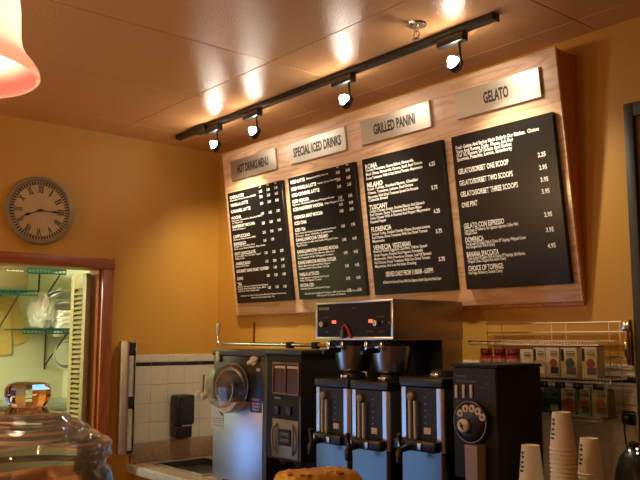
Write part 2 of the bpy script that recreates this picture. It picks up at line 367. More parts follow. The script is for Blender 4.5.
# lettering: (text, v, cap fraction, x0, width or None)
P1 = [('CAFE LATTE', .045, 1, 0, .29), ('Espresso With Steamed Milk', .072, 0, 0, .53), ('VANILLA LATTE', .115, 1, 0, .36), ('CARAMEL LATTE', .172, 1, 0, .40), ('MOCHA', .23, 1, 0, .20), ('Espresso, Chocolate, Steamed Milk', .257, 0, 0, .60), ('And Whipped Cream', .277, 0, 0, .22),
      ('RASPBERRY MOCHA', .31, 1, 0, .46), ('Mocha With Raspberry', .337, 0, 0, .27), ('CAPPUCCINO', .40, 1, 0, .34), ('Espresso With Foamed Milk', .427, 0, 0, .45), ('ESPRESSO', .467, 1, 0, .25), ('Single Or Double Shot', .49, 0, 0, .42), ('Rich And Bold Italian Espresso', .512, 0, 0, .62),
      ('HOT CHOCOLATE', .555, 1, 0, .42), ('Steamed Milk And Chocolate Topped', .58, 0, 0, .52), ('Whipped Cream', .60, 0, 0, .19), ('AMERICANO', .645, 1, 0, .30), ('Espresso And Hot Water', .67, 0, 0, .27), ('GOURMET DARK ROAST COFFEE', .712, 1, 0, .62),
      ('CHAI', .777, 1, 0, .12), ('TEA', .828, 1, 0, .09), ('Black, Green, Herbal And Decaf', .852, 0, 0, .60), ('English Breakfast, Earl Grey, Mint', .872, 0, 0, .56), ('Ask For Our Selection', .892, 0, 0, .42)]
pr1 = [(.052, '2.55 3.05 3.40'), (.098, '2.80 3.30 3.65'), (.155, '2.80 3.30 3.65'), (.245, '2.95 3.45 3.80'), (.325, '3.20 3.60 4.00'), (.405, '2.55 3.05 3.40'), (.475, '1.65 1.95'), (.58, '2.25 2.65 2.95'), (.655, '1.75 2.00 2.40'), (.712, '1.40 1.60 1.75'), (.777, '2.80 3.20 3.50'), (.88, '1.50 1.50 1.50')]
P2 = [('ICED LATTE', .04, 1, 0, .24), ('Espresso And Milk Over Ice', .04, 0, .27, .35), ('ICED VANILLA LATTE', .097, 1, 0, .42), ('Vanilla Syrup And Milk', .097, 0, .44, .33), ('ICED CARAMEL LATTE', .148, 1, 0, .46), ('ICED MOCHA', .20, 1, 0, .28), ('Espresso, Chocolate, Milk And Whipped Cream', .227, 0, 0, .68),
      ('ICED RASPBERRY MOCHA', .265, 1, 0, .50), ('With Whipped Cream', .265, 0, .52, .30), ('CREMOSA MINT MOCHA', .33, 1, 0, .48), ('ICED CHAI', .378, 1, 0, .20), ('ICED TEA', .433, 1, 0, .18), ('Black, Green And Herbal Tea Brewed Fresh And Poured', .462, 0, 0, .66), ('Over Ice With Lemon', .484, 0, 0, .60),
      ('KAHALUAMOCHA CREAMO', .514, 1, 0, .53), ('Blended With Ice, Milk And Vanilla Whipped Cream', .543, 0, 0, .68), ('Topped Chocolate', .562, 0, 0, .18), ('KAHALUAMOCHA COOKIES MOCHA', .611, 1, 0, .67), ('Cookies Blended With Mocha, Milk And', .64, 0, 0, .60), ('Ice Topped With Whipped Cream', .662, 0, 0, .58),
      ('KAHALUAMOCHA MOCHA COOLER', .70, 1, 0, .62), ('Mocha, Milk And Ice Blended With Whipped', .729, 0, 0, .52), ('Cream And Chocolate Syrup', .75, 0, 0, .50), ('VANILLA LATTE ICED', .797, 1, 0, .33), ('Vanilla, Espresso, Ice Blended And Topped', .826, 0, 0, .48), ('With Whipped Cream', .847, 0, 0, .36), ('MOCHA ICED', .885, 1, 0, .23), ('Chocolate, Espresso, Ice Blended And Topped', .912, 0, 0, .48)]
pr2 = [(.05, '3.05 3.40'), (.105, '3.30 3.65'), (.158, '3.30 3.65'), (.243, '3.35 3.85'), (.295, '3.60 4.00'), (.345, '3.65 3.95'), (.46, '1.65 1.95'), (.565, '3.95 4.45'), (.665, '3.95 4.45'), (.765, '3.95 4.45'), (.86, '3.75 4.20'), (.95, '3.75 4.20')]
P3 = [('ROMA', .06, 1, 0, .17), ('Smoked Prosciutto, Genoa Salami, Mozzarella,', .088, 0, 0, .66), ('Black Olives, Mozzarella Cheese, Basil, Red Onions', .117, 0, 0, .76), ('Roma Tomatoes With A Sun Dried Tomato Mayonnaise', .147, 0, 0, .76), ('MILANO', .196, 1, 0, .22), ('Roast Turkey, Smoked Bacon, Cheddar', .226, 0, 0, .69), ('Cheese, Tomatoes, Lettuce, Red Onions', .254, 0, 0, .62), ('Mayonnaise With Dried Tomatoes Spread On Foccacia', .284, 0, 0, .68), ('Ciabatta Bread', .307, 0, 0, .27),
      ('TUSCANY', .36, 1, 0, .26), ('Grilled Chicken Breast, Smoked Bacon And Spinach', .39, 0, 0, .74), ('Red Onions, Roma Tomatoes And Pesto Mayo', .415, 0, 0, .70), ('Swiss Cheese With A Roasted Red Pepper Mayonnaise', .44, 0, 0, .80), ('Roasted Pepper', .466, 0, 0, .22), ('FLORENCIA', .522, 1, 0, .28), ('Smoked Turkey, Smoked Cheddar Cheese, Romaine Lettuce,', .556, 0, 0, .78), ('Red Onions, Roma Tomatoes With Sun Dried Tomato', .582, 0, 0, .74), ('Mayonnaise', .608, 0, 0, .17),
      ('VENECIA', .656, 1, 0, .25), ('VEGETARIAN', .656, 1, .27, .24), ('Roasted Grilled Eggplant, Zucchini, Yellow Squash', .683, 0, 0, .72), ('Green Peppers, Roasted Red Peppers, Portobello', .711, 0, 0, .66), ('Mushrooms, With Provolone Cheese, Leaf Of Spinach', .738, 0, 0, .76), ('Red Onions, Roma Tomatoes With Sun Dried Tomato', .765, 0, 0, .74), ('Mayonnaise, And Low Fat Italian Dressing', .792, 0, 0, .56), ('SERVED DAILY FROM 11:00AM - 6:00PM', .855, 1, .14, .62), ('All Panini Are Served & Come With Our Signature Kettle Chips And Pickle Spear', .912, 0, .09, .76)]
pr3 = [(.147, '6.25'), (.306, '5.75'), (.465, '6.25'), (.60, '5.75'), (.788, '5.75')]
P4 = [('Fresh Gelato And Sorbet Made Daily In Our Kitchen.  Choices', .078, 2, 0, .88), ('Vary And Rotate Daily. Please Ask For', .105, 2, 0, .62), ('Our 32 Flavors Of Gelato And Sorbet', .13, 2, 0, .60), ('Spumoni, Pistachio, Lemon, Strawberry', .155, 2, 0, .60), ('GELATO/SORBET ONE SCOOP', .235, 3, 0, .55), ('GELATO/SORBET TWO SCOOPS', .31, 3, 0, .58), ('GELATO/SORBET THREE SCOOPS', .383, 3, 0, .62), ('ONE PINT', .453, 3, 0, .18),
      ('GELATO CON ESPRESSO', .59, 3, 0, .44), ('Two Scoops Of Gelato In Our Signature Espresso Coffee With', .619, 0, 0, .58), ('Whipped Cream', .638, 0, 0, .14), ('DOMENICA', .68, 3, 0, .205), ('Two Scoops Of Gelato With A Choice Of Toppings, Whipped Cream', .706, 0, 0, .64), ('And Chopped Nuts With A Cherry', .726, 0, 0, .32), ('BANANA SPACCATA', .775, 3, 0, .35), ('Three Scoops Of Gelato With A Choice Of Toppings, Split Banana,', .80, 0, 0, .62), ('Whipped Cream, Chopped Nuts And A Cherry', .82, 0, 0, .42), ('CHOICE OF TOPINGS:', .865, 3, 0, .385), ('Hot Fudge, Strawberry, Caramel, Cherry', .894, 0, 0, .37)]
pr4 = [(.235, '2.25'), (.31, '2.95'), (.383, '3.95'), (.453, '5.95'), (.59, '2.95'), (.68, '3.95'), (.775, '4.95')]
LAB = ['leftmost black panel listing hot drinks', 'second black panel listing iced drinks', 'third black panel listing panini', 'right black panel listing gelato, with the widest lettering']
CAPS = {0: .0125, 1: .0212, 2: .0140, 3: .0205}
for i, (r, lines, prices) in enumerate(zip(rects, (P1, P2, P3, P4), (pr1, pr2, pr3, pr4))):
    x0, x1 = r[0], r[1]; y0, y1 = pbot, ptop; w, h = x1-x0, y1-y0
    pn = MB().box(x0, x1, y0, y1, .0005, PT, .0015, 1, BM).build('menu_panel', M_panel, board, label=LAB[i])
    tm = MB(); mx = BM @ T(x0+.035*w+.004, y1, PT+.0006); iw = w*.94
    for (s, v, k, tx, tw) in lines:
        cap = (.0165 if k else .0088) if i in (0, 1) else CAPS[k]
        put_text(tm, s, mx, tx*iw, -v*h-cap*.5, cap, (tw or .5)*iw, (.045 if i < 2 else .030) if k else .020)
    for v, s in prices:
        cols = s.split(); n = len(cols); xs_ = {0: (.62, .765, .91), 1: (.77, .92)}.get(i, (.88,))
        for cx, t_ in zip(xs_, cols): put_text(tm, t_, mx, cx*iw, -v*h-.0065, .0165 if i > 1 else .0135, None, .04, 'C')
    if i == 0:
        for cx, t_ in zip((.62, .765, .91), ('12oz', '16oz', '20oz')): put_text(tm, t_, mx, cx*iw, -.018*h, .0080, None, .015, 'C')
        put_text(tm, 'Ask About Our Flavored Syrups, Soy Milk And Whipped Cream Extras', mx, .48*iw, -.935*h-.004, .0085, .88*iw, .01, 'C'); put_text(tm, 'Prices Do Not Include Sales Tax', mx, .48*iw, -.957*h-.004, .0085, .45*iw, .01, 'C')
    if i == 1:
        for cx, t_ in zip((.77, .92), ('16oz', '20oz')): put_text(tm, t_, mx, cx*iw, -.014*h, .0078, None, .01, 'C')
        put_text(tm, 'All Iced Drinks Are Made With Espresso, Milk And Premium Syrups Poured', mx, .48*iw, -.955*h-.004, .0085, .84*iw, .01, 'C'); put_text(tm, 'Whipped Cream Is Extra', mx, .48*iw, -.975*h-.004, .0085, .45*iw, .01, 'C')
    tm.build('lettering', M_text, pn, smooth=False)
for i, (r, q) in enumerate(zip(prects, plates)):
    x0, x1 = r[0], r[1]; y0, y1 = qbot, qtop; w = x1-x0
    pl = MB().box(x0, x1, y0, y1, .0005, .014, .001, 1, BM).build('title_plate', M_plate, board, label='silver title plate reading '+q[4].lower())
    tm = MB(); tw = {0: .70, 1: .86, 2: .60, 3: .30}[i]*w; cap = {3: .043}.get(i, .044)
    put_text(tm, q[4], BM @ T((x0+x1)/2, (y0+y1)/2-cap*.5, .0146), 0, 0, cap, tw, .055, 'C'); tm.build('title_lettering', M_plate_txt, pl, smooth=False)

# ================================================================== TRACK LIGHTING
TY = -.41
tr = thing('lighting_track', 'long black ceiling track carrying four small spotlights', 'track light', (1.3, TY, CH))
MB().box(.225, 2.375, TY-.018, TY+.018, CH-.024, CH-.0005, .003).build('rail', M_black, tr)
MB().box(.215, .2245, TY-.02, TY+.02, CH-.027, CH-.0005, .002).build('end_cap', M_black, tr); MB().box(2.3755, 2.385, TY-.02, TY+.02, CH-.027, CH-.0005, .002).build('end_cap', M_black, tr)
MB().box(.40, .52, TY-.03, TY+.03, CH-.032, CH-.001, .004).build('feed_box', M_black, tr)
HEADS = [(.575, 'leftmost small spotlight on the black track, near the wall corner'), (.925, 'glaring second spotlight from the left on the black track'), (1.59, 'third spotlight from the left on the black track, above the panini plate'), (2.185, 'rightmost spotlight on the black track, beside the sprinkler')]
def spot_head(x, label, aim=0., gain=1.):
    h = thing('spotlight', label, 'spotlight', (x, TY, CH-.024), 'spotlights on the ceiling track')
    MB().box(x-.062, x+.062, TY-.017, TY+.017, CH-.056, CH-.0245, .003).build('adapter', M_black, h)
    zb = CH-.115; a = math.radians(62)     # lamp aims down and towards the board
    ax = T(x-.004, TY+.002, zb) @ RX(a) @ RX(PI)
    mb = MB(); mb.tube([(x+.034, TY, CH-.056), (x+.036, TY+.005, zb-.02), (x+.028, TY+.012, zb-.036), (x+.0, TY+.014, zb-.042)], .005, 6); mb.build('arm', M_black, h)
    mb = MB(); mb.lathe([(.026, .008), (.031, .008), (.031, .030), (.026, .030)], 24, ax, closed=True); mb.build('lamp_ring', M_black, h)
    mb = MB(); mb.lathe([(0, -.018), (.006, -.017), (.012, -.012), (.018, -.002), (.022, .012), (.022, .018), (0, .018)], 24, ax); mb.build('bulb', M_bulb, h)
    L = bpy.data.lights.new('halogen_spot', 'SPOT'); L.energy = 30*gain; L.color = (1, .86, .60); L.spot_size = math.radians(84 if aim == 0 else 108); L.spot_blend = 1.; L.shadow_soft_size = .02
    o = bpy.data.objects.new('halogen_spot', L); C.objects.link(o)
    o.location = (x-.004, TY+.05, zb-.035); tgt = Vector((x+aim, -.04, 1.80)); o.rotation_euler = (tgt-o.location).to_track_quat('-Z', 'Y').to_euler()
for (x, l), aim, gain in zip(HEADS, (-.25, 0, 0, .12), (.94, .95, .78, .68)): spot_head(x, l, aim, gain)
# sprinkler
sp = thing('sprinkler', 'chrome ceiling sprinkler head above the right end of the track', 'sprinkler', (2.14, -.55, CH))
MB().lathe([(0, CH-.001), (.038, CH-.001), (.036, CH-.006), (.022, CH-.012), (.014, CH-.014), (0, CH-.014)], 28, T(2.14, -.55, 0)).build('escutcheon', M_chrome, sp)
mb = MB(); mb.lathe([(0, CH-.014), (.009, CH-.014), (.009, CH-.028), (.006, CH-.03), (0, CH-.03)], 16, T(2.14, -.55, 0))
for s in (-1, 1): mb.tube([(2.14+s*.007, -.55, CH-.028), (2.14+s*.014, -.55, CH-.04), (2.14+s*.004, -.55, CH-.055)], .0025, 6)
mb.tube([(2.14, -.55, CH-.03), (2.14, -.55, CH-.055)], .002, 6); mb.build('head_frame', M_chrome, sp)
mb = MB()
mb.lathe([(0, CH-.055), (.015, CH-.055), (.016, CH-.057), (0, CH-.058)], 20, T(2.14, -.55, 0)); mb.build('deflector', M_chrome, sp)

# ================================================================== WALL CLOCK
ck = thing('wall_clock', 'round wall clock with roman numerals on a beige face above the doorway', 'clock', (0, -1.09, 2.232))
CKM = T(0.0, -1.09, 2.232) @ RY(PI/2) @ RZ(PI/2)     # local x -> +y world (right), local y -> up, z -> into the room
R_ = .176
MB().lathe([(0, .001), (R_-.004, .001), (R_, .008), (R_, .020), (R_-.004, .028), (R_-.012, .030), (R_-.020, .026), (R_-.023, .020), (R_-.023, .012), (0, .012)], 64, CKM).build('rim', M_pewter, ck)
MB().lathe([(0, .0122), (R_-.0232, .0122), (R_-.0232, .0135), (0, .0135)], 64, CKM).build('face', M_clockface, ck)
mb = MB()
for k in range(60): mb.box(-.0033, .0033, R_-.044, R_-.026, .0136, .0165, 0, 1, CKM @ RZ(2*PI*k/60))
mb.build('minute_track', M_clockdk, ck)
for k, s in enumerate(('XII', 'I', 'II', 'III', 'IIII', 'V', 'VI', 'VII', 'VIII', 'IX', 'X', 'XI')):
    nm = MB(); put_text(nm, s, CKM @ RZ(-2*PI*k/12) @ T(0, R_-.084, .0142), 0, 0, .036, {1: .008, 3: .028}.get(len(s) if k not in (5, 10) else 2, .021), .05, 'C'); nm.build('numeral', M_clockdk, ck, smooth=False)
def hand(ang, ln, w, z0): return MB().prism([(-w*.6, -.018), (w*.6, -.018), (w*.5, ln*.45), (w*1.6, ln*.62), (w*.3, ln*.82), (0, ln), (-w*.3, ln*.82), (-w*1.6, ln*.62), (-w*.5, ln*.45)], 2, z0, z0+.0015), ang
for nme, ang, ln, w, z0 in (('hour_hand', 248, .108, .0045, .0165), ('minute_hand', 91, .125, .0036, .019)):
    m_, a_ = hand(ang, ln, w, z0); m_.bm.transform(CKM @ RZ(-math.radians(a_))); m_.build(nme, M_matte, ck)
MB().lathe([(0, .0142), (.007, .0142), (.007, .022), (0, .0225)], 16, CKM).build('hub', M_matte, ck)

# ================================================================== CUP DISPENSER on the left wall
cd = thing('cup_dispenser', 'tall stainless steel cup dispenser tube on the wall beside the door frame', 'cup dispenser', (0, -.598, .98))
cy, cx, cr = -.597, .052, .046
def arc_shell(mb, a0, a1, z0, z1, r0, r1, n=20):
    for k in range(n):
        t0, t1 = a0+(a1-a0)*k/n, a0+(a1-a0)*(k+1)/n
        v = [(cx+r*math.cos(t), cy+r*math.sin(t), z) for z in (z0, z1) for r, t in ((r0, t0), (r1, t0), (r1, t1), (r0, t1))]
        mb._add(v, [(0, 1, 2, 3), (7, 6, 5, 4), (1, 5, 6, 2), (0, 3, 7, 4)]+([(0, 4, 5, 1)] if k == 0 else [])+([(3, 2, 6, 7)] if k == n-1 else []))
    bmesh.ops.remove_doubles(mb.bm, verts=mb.bm.verts[:], dist=1e-5)
mb = MB(); arc_shell(mb, math.radians(50), math.radians(345), .978, 1.568, cr-.003, cr, 40); mb.build('tube', M_steel, cd)
mb = MB(); mb.lathe([(0, 1.558), (cr-.004, 1.558), (cr-.004, 1.566), (0, 1.566)], 28, T(cx, cy, 0)); mb.build('top_cap', M_steel, cd)
for z0, z1 in ((1.505, 1.555), (1.225, 1.275)): mb = MB(); mb.lathe([(0, z0), (cr-.005, z0), (cr-.005, z1), (0, z1)], 28, T(cx, cy, 0)); mb.build('slot_block', M_matte, cd)
mb = MB(); mb.lathe([(0, .982), (cr-.005, .982), (cr-.005, .995), (0, .995)], 28, T(cx, cy, 0)); mb.build('bottom_collar', M_matte, cd)
MB().box(.0005, .012, cy-.03, cy+.03, 1.03, 1.50, .003).build('wall_bracket', M_steel, cd)
for k, (za, zb) in enumerate(((1.276, 1.504), (.996, 1.224))):
    c_ = MB(); z = za; 
    while z < zb-.012: c_.lathe([(.030, z), (.037, z+.001), (.037, z+.004), (.032, z+.006), (.031, z+.0115), (.030, z+.0115)], 20, T(cx, cy, 0)); z += .012
    tag(c_.build('paper_cups', M_white), ('upper' if k == 0 else 'lower')+' column of nested white cups inside the steel dispenser tube', 'cups')['kind'] = 'stuff'

# ================================================================== SOAP DISPENSER
sd = thing('soap_dispenser', 'black plastic soap dispenser on the white tiles above the sink', 'soap dispenser', (.01, -.248, 1.03))
MB().box(.0115, .10, -.312, -.200, 1.105, 1.270, .014, 3).build('housing', M_black, sd)
MB().box(.0115, .085, -.306, -.206, 1.035, 1.103, .010, 3).build('lower_cover', M_black, sd)
MB().box(.0855, .090, -.275, -.221, 1.098, 1.108, .002).build('badge', M_cream, sd)
mb = MB(); mb.box(.03, .075, -.268, -.228, 1.027, 1.044, .004); mb.build('push_nozzle', M_redp, sd)

# ================================================================== FROZEN DRINK MACHINE (steel front)
FX0, FX1, FYF, FYB, FZ1 = .762, 1.130, -.50, -.10, 1.532
fm = thing('frozen_drink_machine', 'stainless steel frozen drink machine with a clear plastic front bowl', 'drink machine', (.94, -.3, CT))
MB().box(FX0, FX1, FYF+.012, FYB, CT+.03, FZ1-.03, .004).build('cabinet', M_olive, fm)
MB().box(FX0, FX1-.028, FYF, FYF+.0115, CT+.03, 1.300, .003).build('front_panel', M_steel_soft, fm)
MB().box(FX1-.0275, FX1+.001, FYF-.002, FYF+.0115, CT+.03, FZ1-.031, .002).build('corner_post', M_olive, fm)
MB().box(FX0, FX1-.028, FYF, FYF+.0115, 1.3005, FZ1-.031, .003).build('black_fascia', mat('fascia_black', (.015, .014, .02), .3), fm)
MB().box(FX0-.004, FX1+.006, FYF-.008, FYB, FZ1-.0295, FZ1, .004).build('lid', M_olive, fm)
for x in (FX0+.04, FX1-.04):
    for y in (FYF+.05, FYB-.05): MB().lathe([(0, CT+.0005), (.018, CT+.0005), (.014, CT+.03), (0, CT+.03)], 14, T(x, y, 0)).build('foot', M_matte, fm)
# clear bowl: horizontal drum standing out of the front
bcx, bcz, br = .915, 1.368, .096
bmx = T(bcx, FYF-.001, bcz) @ RX(PI/2)
bowl = MB().lathe([(br*.96, 0), (br, .004), (br, .088), (br*.95, .098), (br*.9, .101), (0, .103), (0, .099), (br*.88, .097), (br*.93, .094), (br*.965, .084), (br*.965, .004)], 40, bmx, closed=False).build('clear_bowl', M_plastic, fm)
mb = MB(); mb.lathe([(br+.001, .002), (br+.007, .002), (br+.007, .010), (br+.001, .010)], 40, bmx, closed=True); mb.build('bowl_ring', M_chrome, bowl)
mb = MB(); mb.tube([(bcx, FYF-.004, bcz), (bcx, FYF-.085, bcz)], .012, 14)
for k in range(26):
    pass
mb.build('dasher_shaft', M_copper, fm)
mb = MB(); pts = [(bcx+.078*math.cos(t), FYF-.012-.0105*t*.98, bcz+.078*math.sin(t)) for t in [q*.25 for q in range(0, 27)]]; mb.tube(pts, .007, 8); mb.build('dasher_spiral', M_chrome, fm)
mb = MB(); mb.prism([(bcx-.06, 1.300), (bcx+.10, 1.300), (bcx+.06, 1.265), (bcx+.01, 1.248), (bcx-.035, 1.262)], 1, FYF-.075, FYF-.002); mb.build('drip_spout', M_cream, fm)
MB().sphere((.825, FYF-.135, 1.332), .017, 2).build('tap_knob', M_white, fm); MB().sphere((.862, FYF-.135, 1.327), .017, 2).build('tap_knob', M_white, fm)
mb = MB(); mb.tube([(.843, FYF-.128, 1.335), (.843, FYF-.124, 1.42)], .005, 8); mb.build('tap_lever', M_chrome, fm)
MB().box(.785, .812, FYF-.012, FYF-.0005, 1.475, 1.522, .008, 3).build('switch', M_cream, fm)
mb = MB(); mb.lathe([(0, 0), (.024, 0), (.022, .014), (.014, .017), (0, .017)], 8, T(1.050, FYF-.0005, 1.482) @ RX(PI/2)); mb.box(-.034, .034, -.009, .009, .010, .022, .004, 2, T(1.050, FYF-.0005, 1.482) @ RX(PI/2) @ RZ(.35)); mb.build('dial', M_cream, fm)
MB().box(1.06, 1.085, FYF-.002, FYF-.0003, 1.436, 1.450).build('badge', M_steel, fm)
st = MB().box(1.022, 1.098, FYF-.0016, FYF-.0003, 1.255, 1.322).build('blue_sticker', M_blue, fm, label='small square blue sticker with white lettering')
tm = MB()
for s, z, w in (('NOTICE', 1.307, .042), ('FROZEN', 1.290, .05), ('DRINKS', 1.277, .05), ('ENJOY', 1.264, .04)): put_text(tm, s, T(1.06, FYF-.0022, z) @ RX(PI/2), 0, 0, .0085, w, .02, 'C')
tm.build('sticker_lettering', M_text, st, smooth=False)
st = MB().box(.752, .838, FYF-.0016, FYF-.0003, 1.165, 1.290).build('white_sticker', mat('pale_sticker', (.55, .57, .58), .4), fm, label='white sticker with a dark triangle sign')
MB().prism([(.835, 1.285), (.835, 1.225), (.785, 1.262)], 1, FYF-.0026, FYF-.0018).build('triangle_sign', mat('dark_sign', (.03, .03, .02), .5), st)
tm = MB()
for z in (1.213, 1.203, 1.193, 1.180): tm.box(.760, .828, FYF-.0024, FYF-.0018, z, z+.003)
tm.build('print_lines', M_pewter, st)

fm.rotation_euler.z = math.radians(7)     # stands slightly turned on the counter
# chrome pipe running over the machine tops
cp = MB(); cp.tube([(.482, -.3, 1.655), (.482, -.3, 1.575), (.488, -.3, 1.562), (.50, -.3, 1.556), (1.44, -.3, 1.550)], .0085, 10)
pp = thing('water_pipe', 'chrome water pipe lying along the tops of the two left machines', 'pipe', (.96, -.3, 1.535))
cp.build('pipe', M_chrome, pp)
mb = MB(); mb.lathe([(.0095, 1.60), (.014, 1.602), (.014, 1.66), (.0, 1.662)], 16, T(.482, -.3, 0)); mb.build('riser_cap', M_chrome, pp)
mb = MB(); mb.tube([(.80, -.3, 1.560), (.80, -.3, 1.66)], .006, 8); mb.build('riser', M_copper, pp)
mb = MB()
for x in (1.09, 1.275): MB().box(x-.014, x+.014, -.315, -.285, 1.536, 1.566, .003).build('pipe_clip', M_matte, pp)

# ================================================================== DUAL HOPPER GRINDER
GX0, GX1, GYF, GYB, GZ1 = 1.185, 1.424, -.50, -.16, 1.533
gr = thing('hopper_grinder', 'dark twin-hopper coffee grinder with an amber window, right of the steel front', 'coffee grinder', (1.3, -.33, CT))
MB().box(GX0, GX1, GYF, GYB, 1.075, GZ1-.02, .004).build('housing', M_matte, gr)
MB().box(GX0-.004, GX1+.004, GYF-.006, GYB, GZ1-.0195, GZ1, .004).build('lid', M_olive, gr)
MB().box(GX0, GX1, GYF+.14, GYB, CT+.012, 1.0745, .003).build('column', M_matte, gr)
MB().box(GX0, GX1, GYF-.02, GYB, CT+.0005, CT+.0115, .003).build('base_tray', M_matte, gr)
# window frame
wx0, wx1, wz0, wz1 = 1.235, 1.418, 1.355, 1.472
wf = MB(); wf.box(wx0, wx1, GYF-.010, GYF-.0005, wz1, wz1+.010, .002); wf.box(wx0, wx1, GYF-.010, GYF-.0005, wz0-.010, wz0, .002); wf.box(wx0, wx0+.008, GYF-.010, GYF-.0005, wz0, wz1, .001); wf.box(wx1-.008, wx1, GYF-.010, GYF-.0005, wz0, wz1, .001); wf.box((wx0+wx1)/2-.003, (wx0+wx1)/2+.003, GYF-.010, GYF-.0005, wz0, wz1, .001)
wfo = wf.build('window_surround', M_copper, gr)
for a, b in ((wx0+.009, (wx0+wx1)/2-.004), ((wx0+wx1)/2+.004, wx1-.009)):
    h = MB().box(a, b, GYF-.005, GYF-.0005, wz0+.001, wz1-.001).build('hopper_window', M_amber, gr)
    MB().box(a+.004, b-.004, GYF-.0065, GYF-.0055, wz1-.016, wz1-.006).build('name_strip', M_cream, h)
MB().box(wx0+.005, wx0+.05, GYF-.002, GYF-.0003, wz0-.028, wz0-.021).build('badge', M_pewter, gr)
for x in (1.262, 1.345): MB().box(x-.016, x+.016, GYF-.009, GYF-.0005, 1.262, 1.298, .003).build('rocker_switch', M_black, gr)
MB().box(1.413, 1.4235, GYF-.003, GYF-.0003, 1.085, 1.48).build('edge_strip', M_olive, gr)
dp = MB().box(1.232, 1.411, GYF-.007, GYF-.0005, 1.086, 1.245, .003).build('door_plate', mat('warm_grey_plate', (.26, .22, .16), .4, .6), gr, label='warm grey lower plate with a dark notice')
for s in (-1, 1):
    xc = 1.322+s*.068; MB().tube([(xc-s*.014, GYF-.008, 1.224), (xc, GYF-.018, 1.208), (xc+s*.004, GYF-.020, 1.165), (xc, GYF-.018, 1.12), (xc-s*.014, GYF-.008, 1.106)], .0055, 8).build('handle', M_pewter, dp)
sg = MB().box(1.280, 1.366, GYF-.010, GYF-.0075, 1.138, 1.205, .002).build('notice', M_matte, dp)
tm = MB(); put_text(tm, 'COFFEE', T(1.323, GYF-.0108, 1.178) @ RX(PI/2), 0, 0, .013, .06, .02, 'C'); put_text(tm, 'GRINDER', T(1.323, GYF-.0108, 1.154) @ RX(PI/2), 0, 0, .013, .06, .02, 'C'); tm.build('notice_lettering', M_pewter, sg, smooth=False)
mb = MB(); mb.build('x', M_dark) if 0 else None
for x in (1.27, 1.37): MB().lathe([(.018, 1.055), (.03, 1.0745), (.026, 1.0745), (.015, 1.055)], 20, T(x, GYF+.04, 0), closed=True).build('chute', M_dark, gr)

# ================================================================== BREWER
RX0, RX1, RYF, RYB, RZ0, RZ1 = 1.522, 1.962, -.50, -.115, 1.576, 1.726
bw = thing('coffee_brewer', 'twin coffee brewer with a black control panel, above two of the urns', 'coffee brewer', (1.74, -.3, CT))
MB().box(RX0, RX1, RYF, RYB, RZ0, RZ1, .004).build('head', M_steel_side, bw)
pnl = MB().box(RX0+.012, RX1-.012, RYF-.004, RYF-.0003, RZ0+.012, RZ1-.010, .001).build('control_panel', M_matte, bw)
fr = MB(); fr.box(RX0, RX1, RYF-.006, RYF-.0003, RZ1-.0095, RZ1, .001); fr.box(RX0, RX1, RYF-.006, RYF-.0003, RZ0, RZ0+.0115, .001); fr.box(RX0, RX0+.0115, RYF-.006, RYF-.0003, RZ0+.012, RZ1-.010, .001); fr.box(RX1-.0115, RX1, RYF-.006, RYF-.0003, RZ0+.012, RZ1-.010, .001)
fr.build('panel_surround', M_steel, bw)
def fpx(u, v, y=RYF-.004): p = hit(u, v, 1, y); return p.x, p.z
for u, v in ((334.5, 322), (371.2, 321)): x, z = fpx(u, v); MB().box(x-.011, x+.011, RYF-.009, RYF-.0045, z-.006, z+.006, .002).build('pilot_lamp', M_led, pnl)
for u, v in ((324, 324.3), (377.6, 323.2)):
    x, z = fpx(u, v); mb = MB(); mb.lathe([(0, 0), (.012, 0), (.011, .016), (0, .017)], 18, T(x, RYF-.0045, z) @ RX(PI/2)); mb.build('knob', M_steel, pnl)
for u, v in ((383.6, 322), (319.5, 323.8), (390, 322.5)): x, z = fpx(u, v); MB().lathe([(0, 0), (.0045, 0), (.004, .005), (0, .005)], 12, T(x, RYF-.0045, z) @ RX(PI/2)).build('button', M_pewter, pnl)
x, z = fpx(324.3, 308.8); MB().box(x-.033, x+.030, RYF-.0055, RYF-.0043, z-.006, z+.006, .001).build('maker_plate', M_pewter, pnl)
tm = MB()
for u, v, w in ((326, 317.5, .035), (380.5, 316.5, .045), (354, 308, .016), (327, 332, .02), (370, 331.5, .04), (382, 331.5, .03)):
    x, z = fpx(u, v); [tm.box(x-w/2+k*w/6, x-w/2+k*w/6+w/9, RYF-.0048, RYF-.0043, z-.003, z+.003) for k in range(6)]
tm.build('panel_markings', mat('faint_markings', (.12, .11, .1), .6), pnl)
tg = MB(); x, z = fpx(346, 325); tg.tube([(x-.012, RYF-.007, z-.052), (x-.012, RYF-.009, z-.01), (x, RYF-.010, z+.001), (x+.014, RYF-.009, z-.012), (x+.034, RYF-.007, z-.05)], .0062, 8)
tg.build('red_lever', mat('red_vinyl', (.5, .03, .03), .4), bw, label='red bent lever hanging on the control panel')
tg = MB(); tg.box(x-.020, x-.005, RYF-.018, RYF-.0045, z-.052, z-.018, .003); tg.build('green_tab', mat('grey_green', (.16, .18, .15), .4), bw)
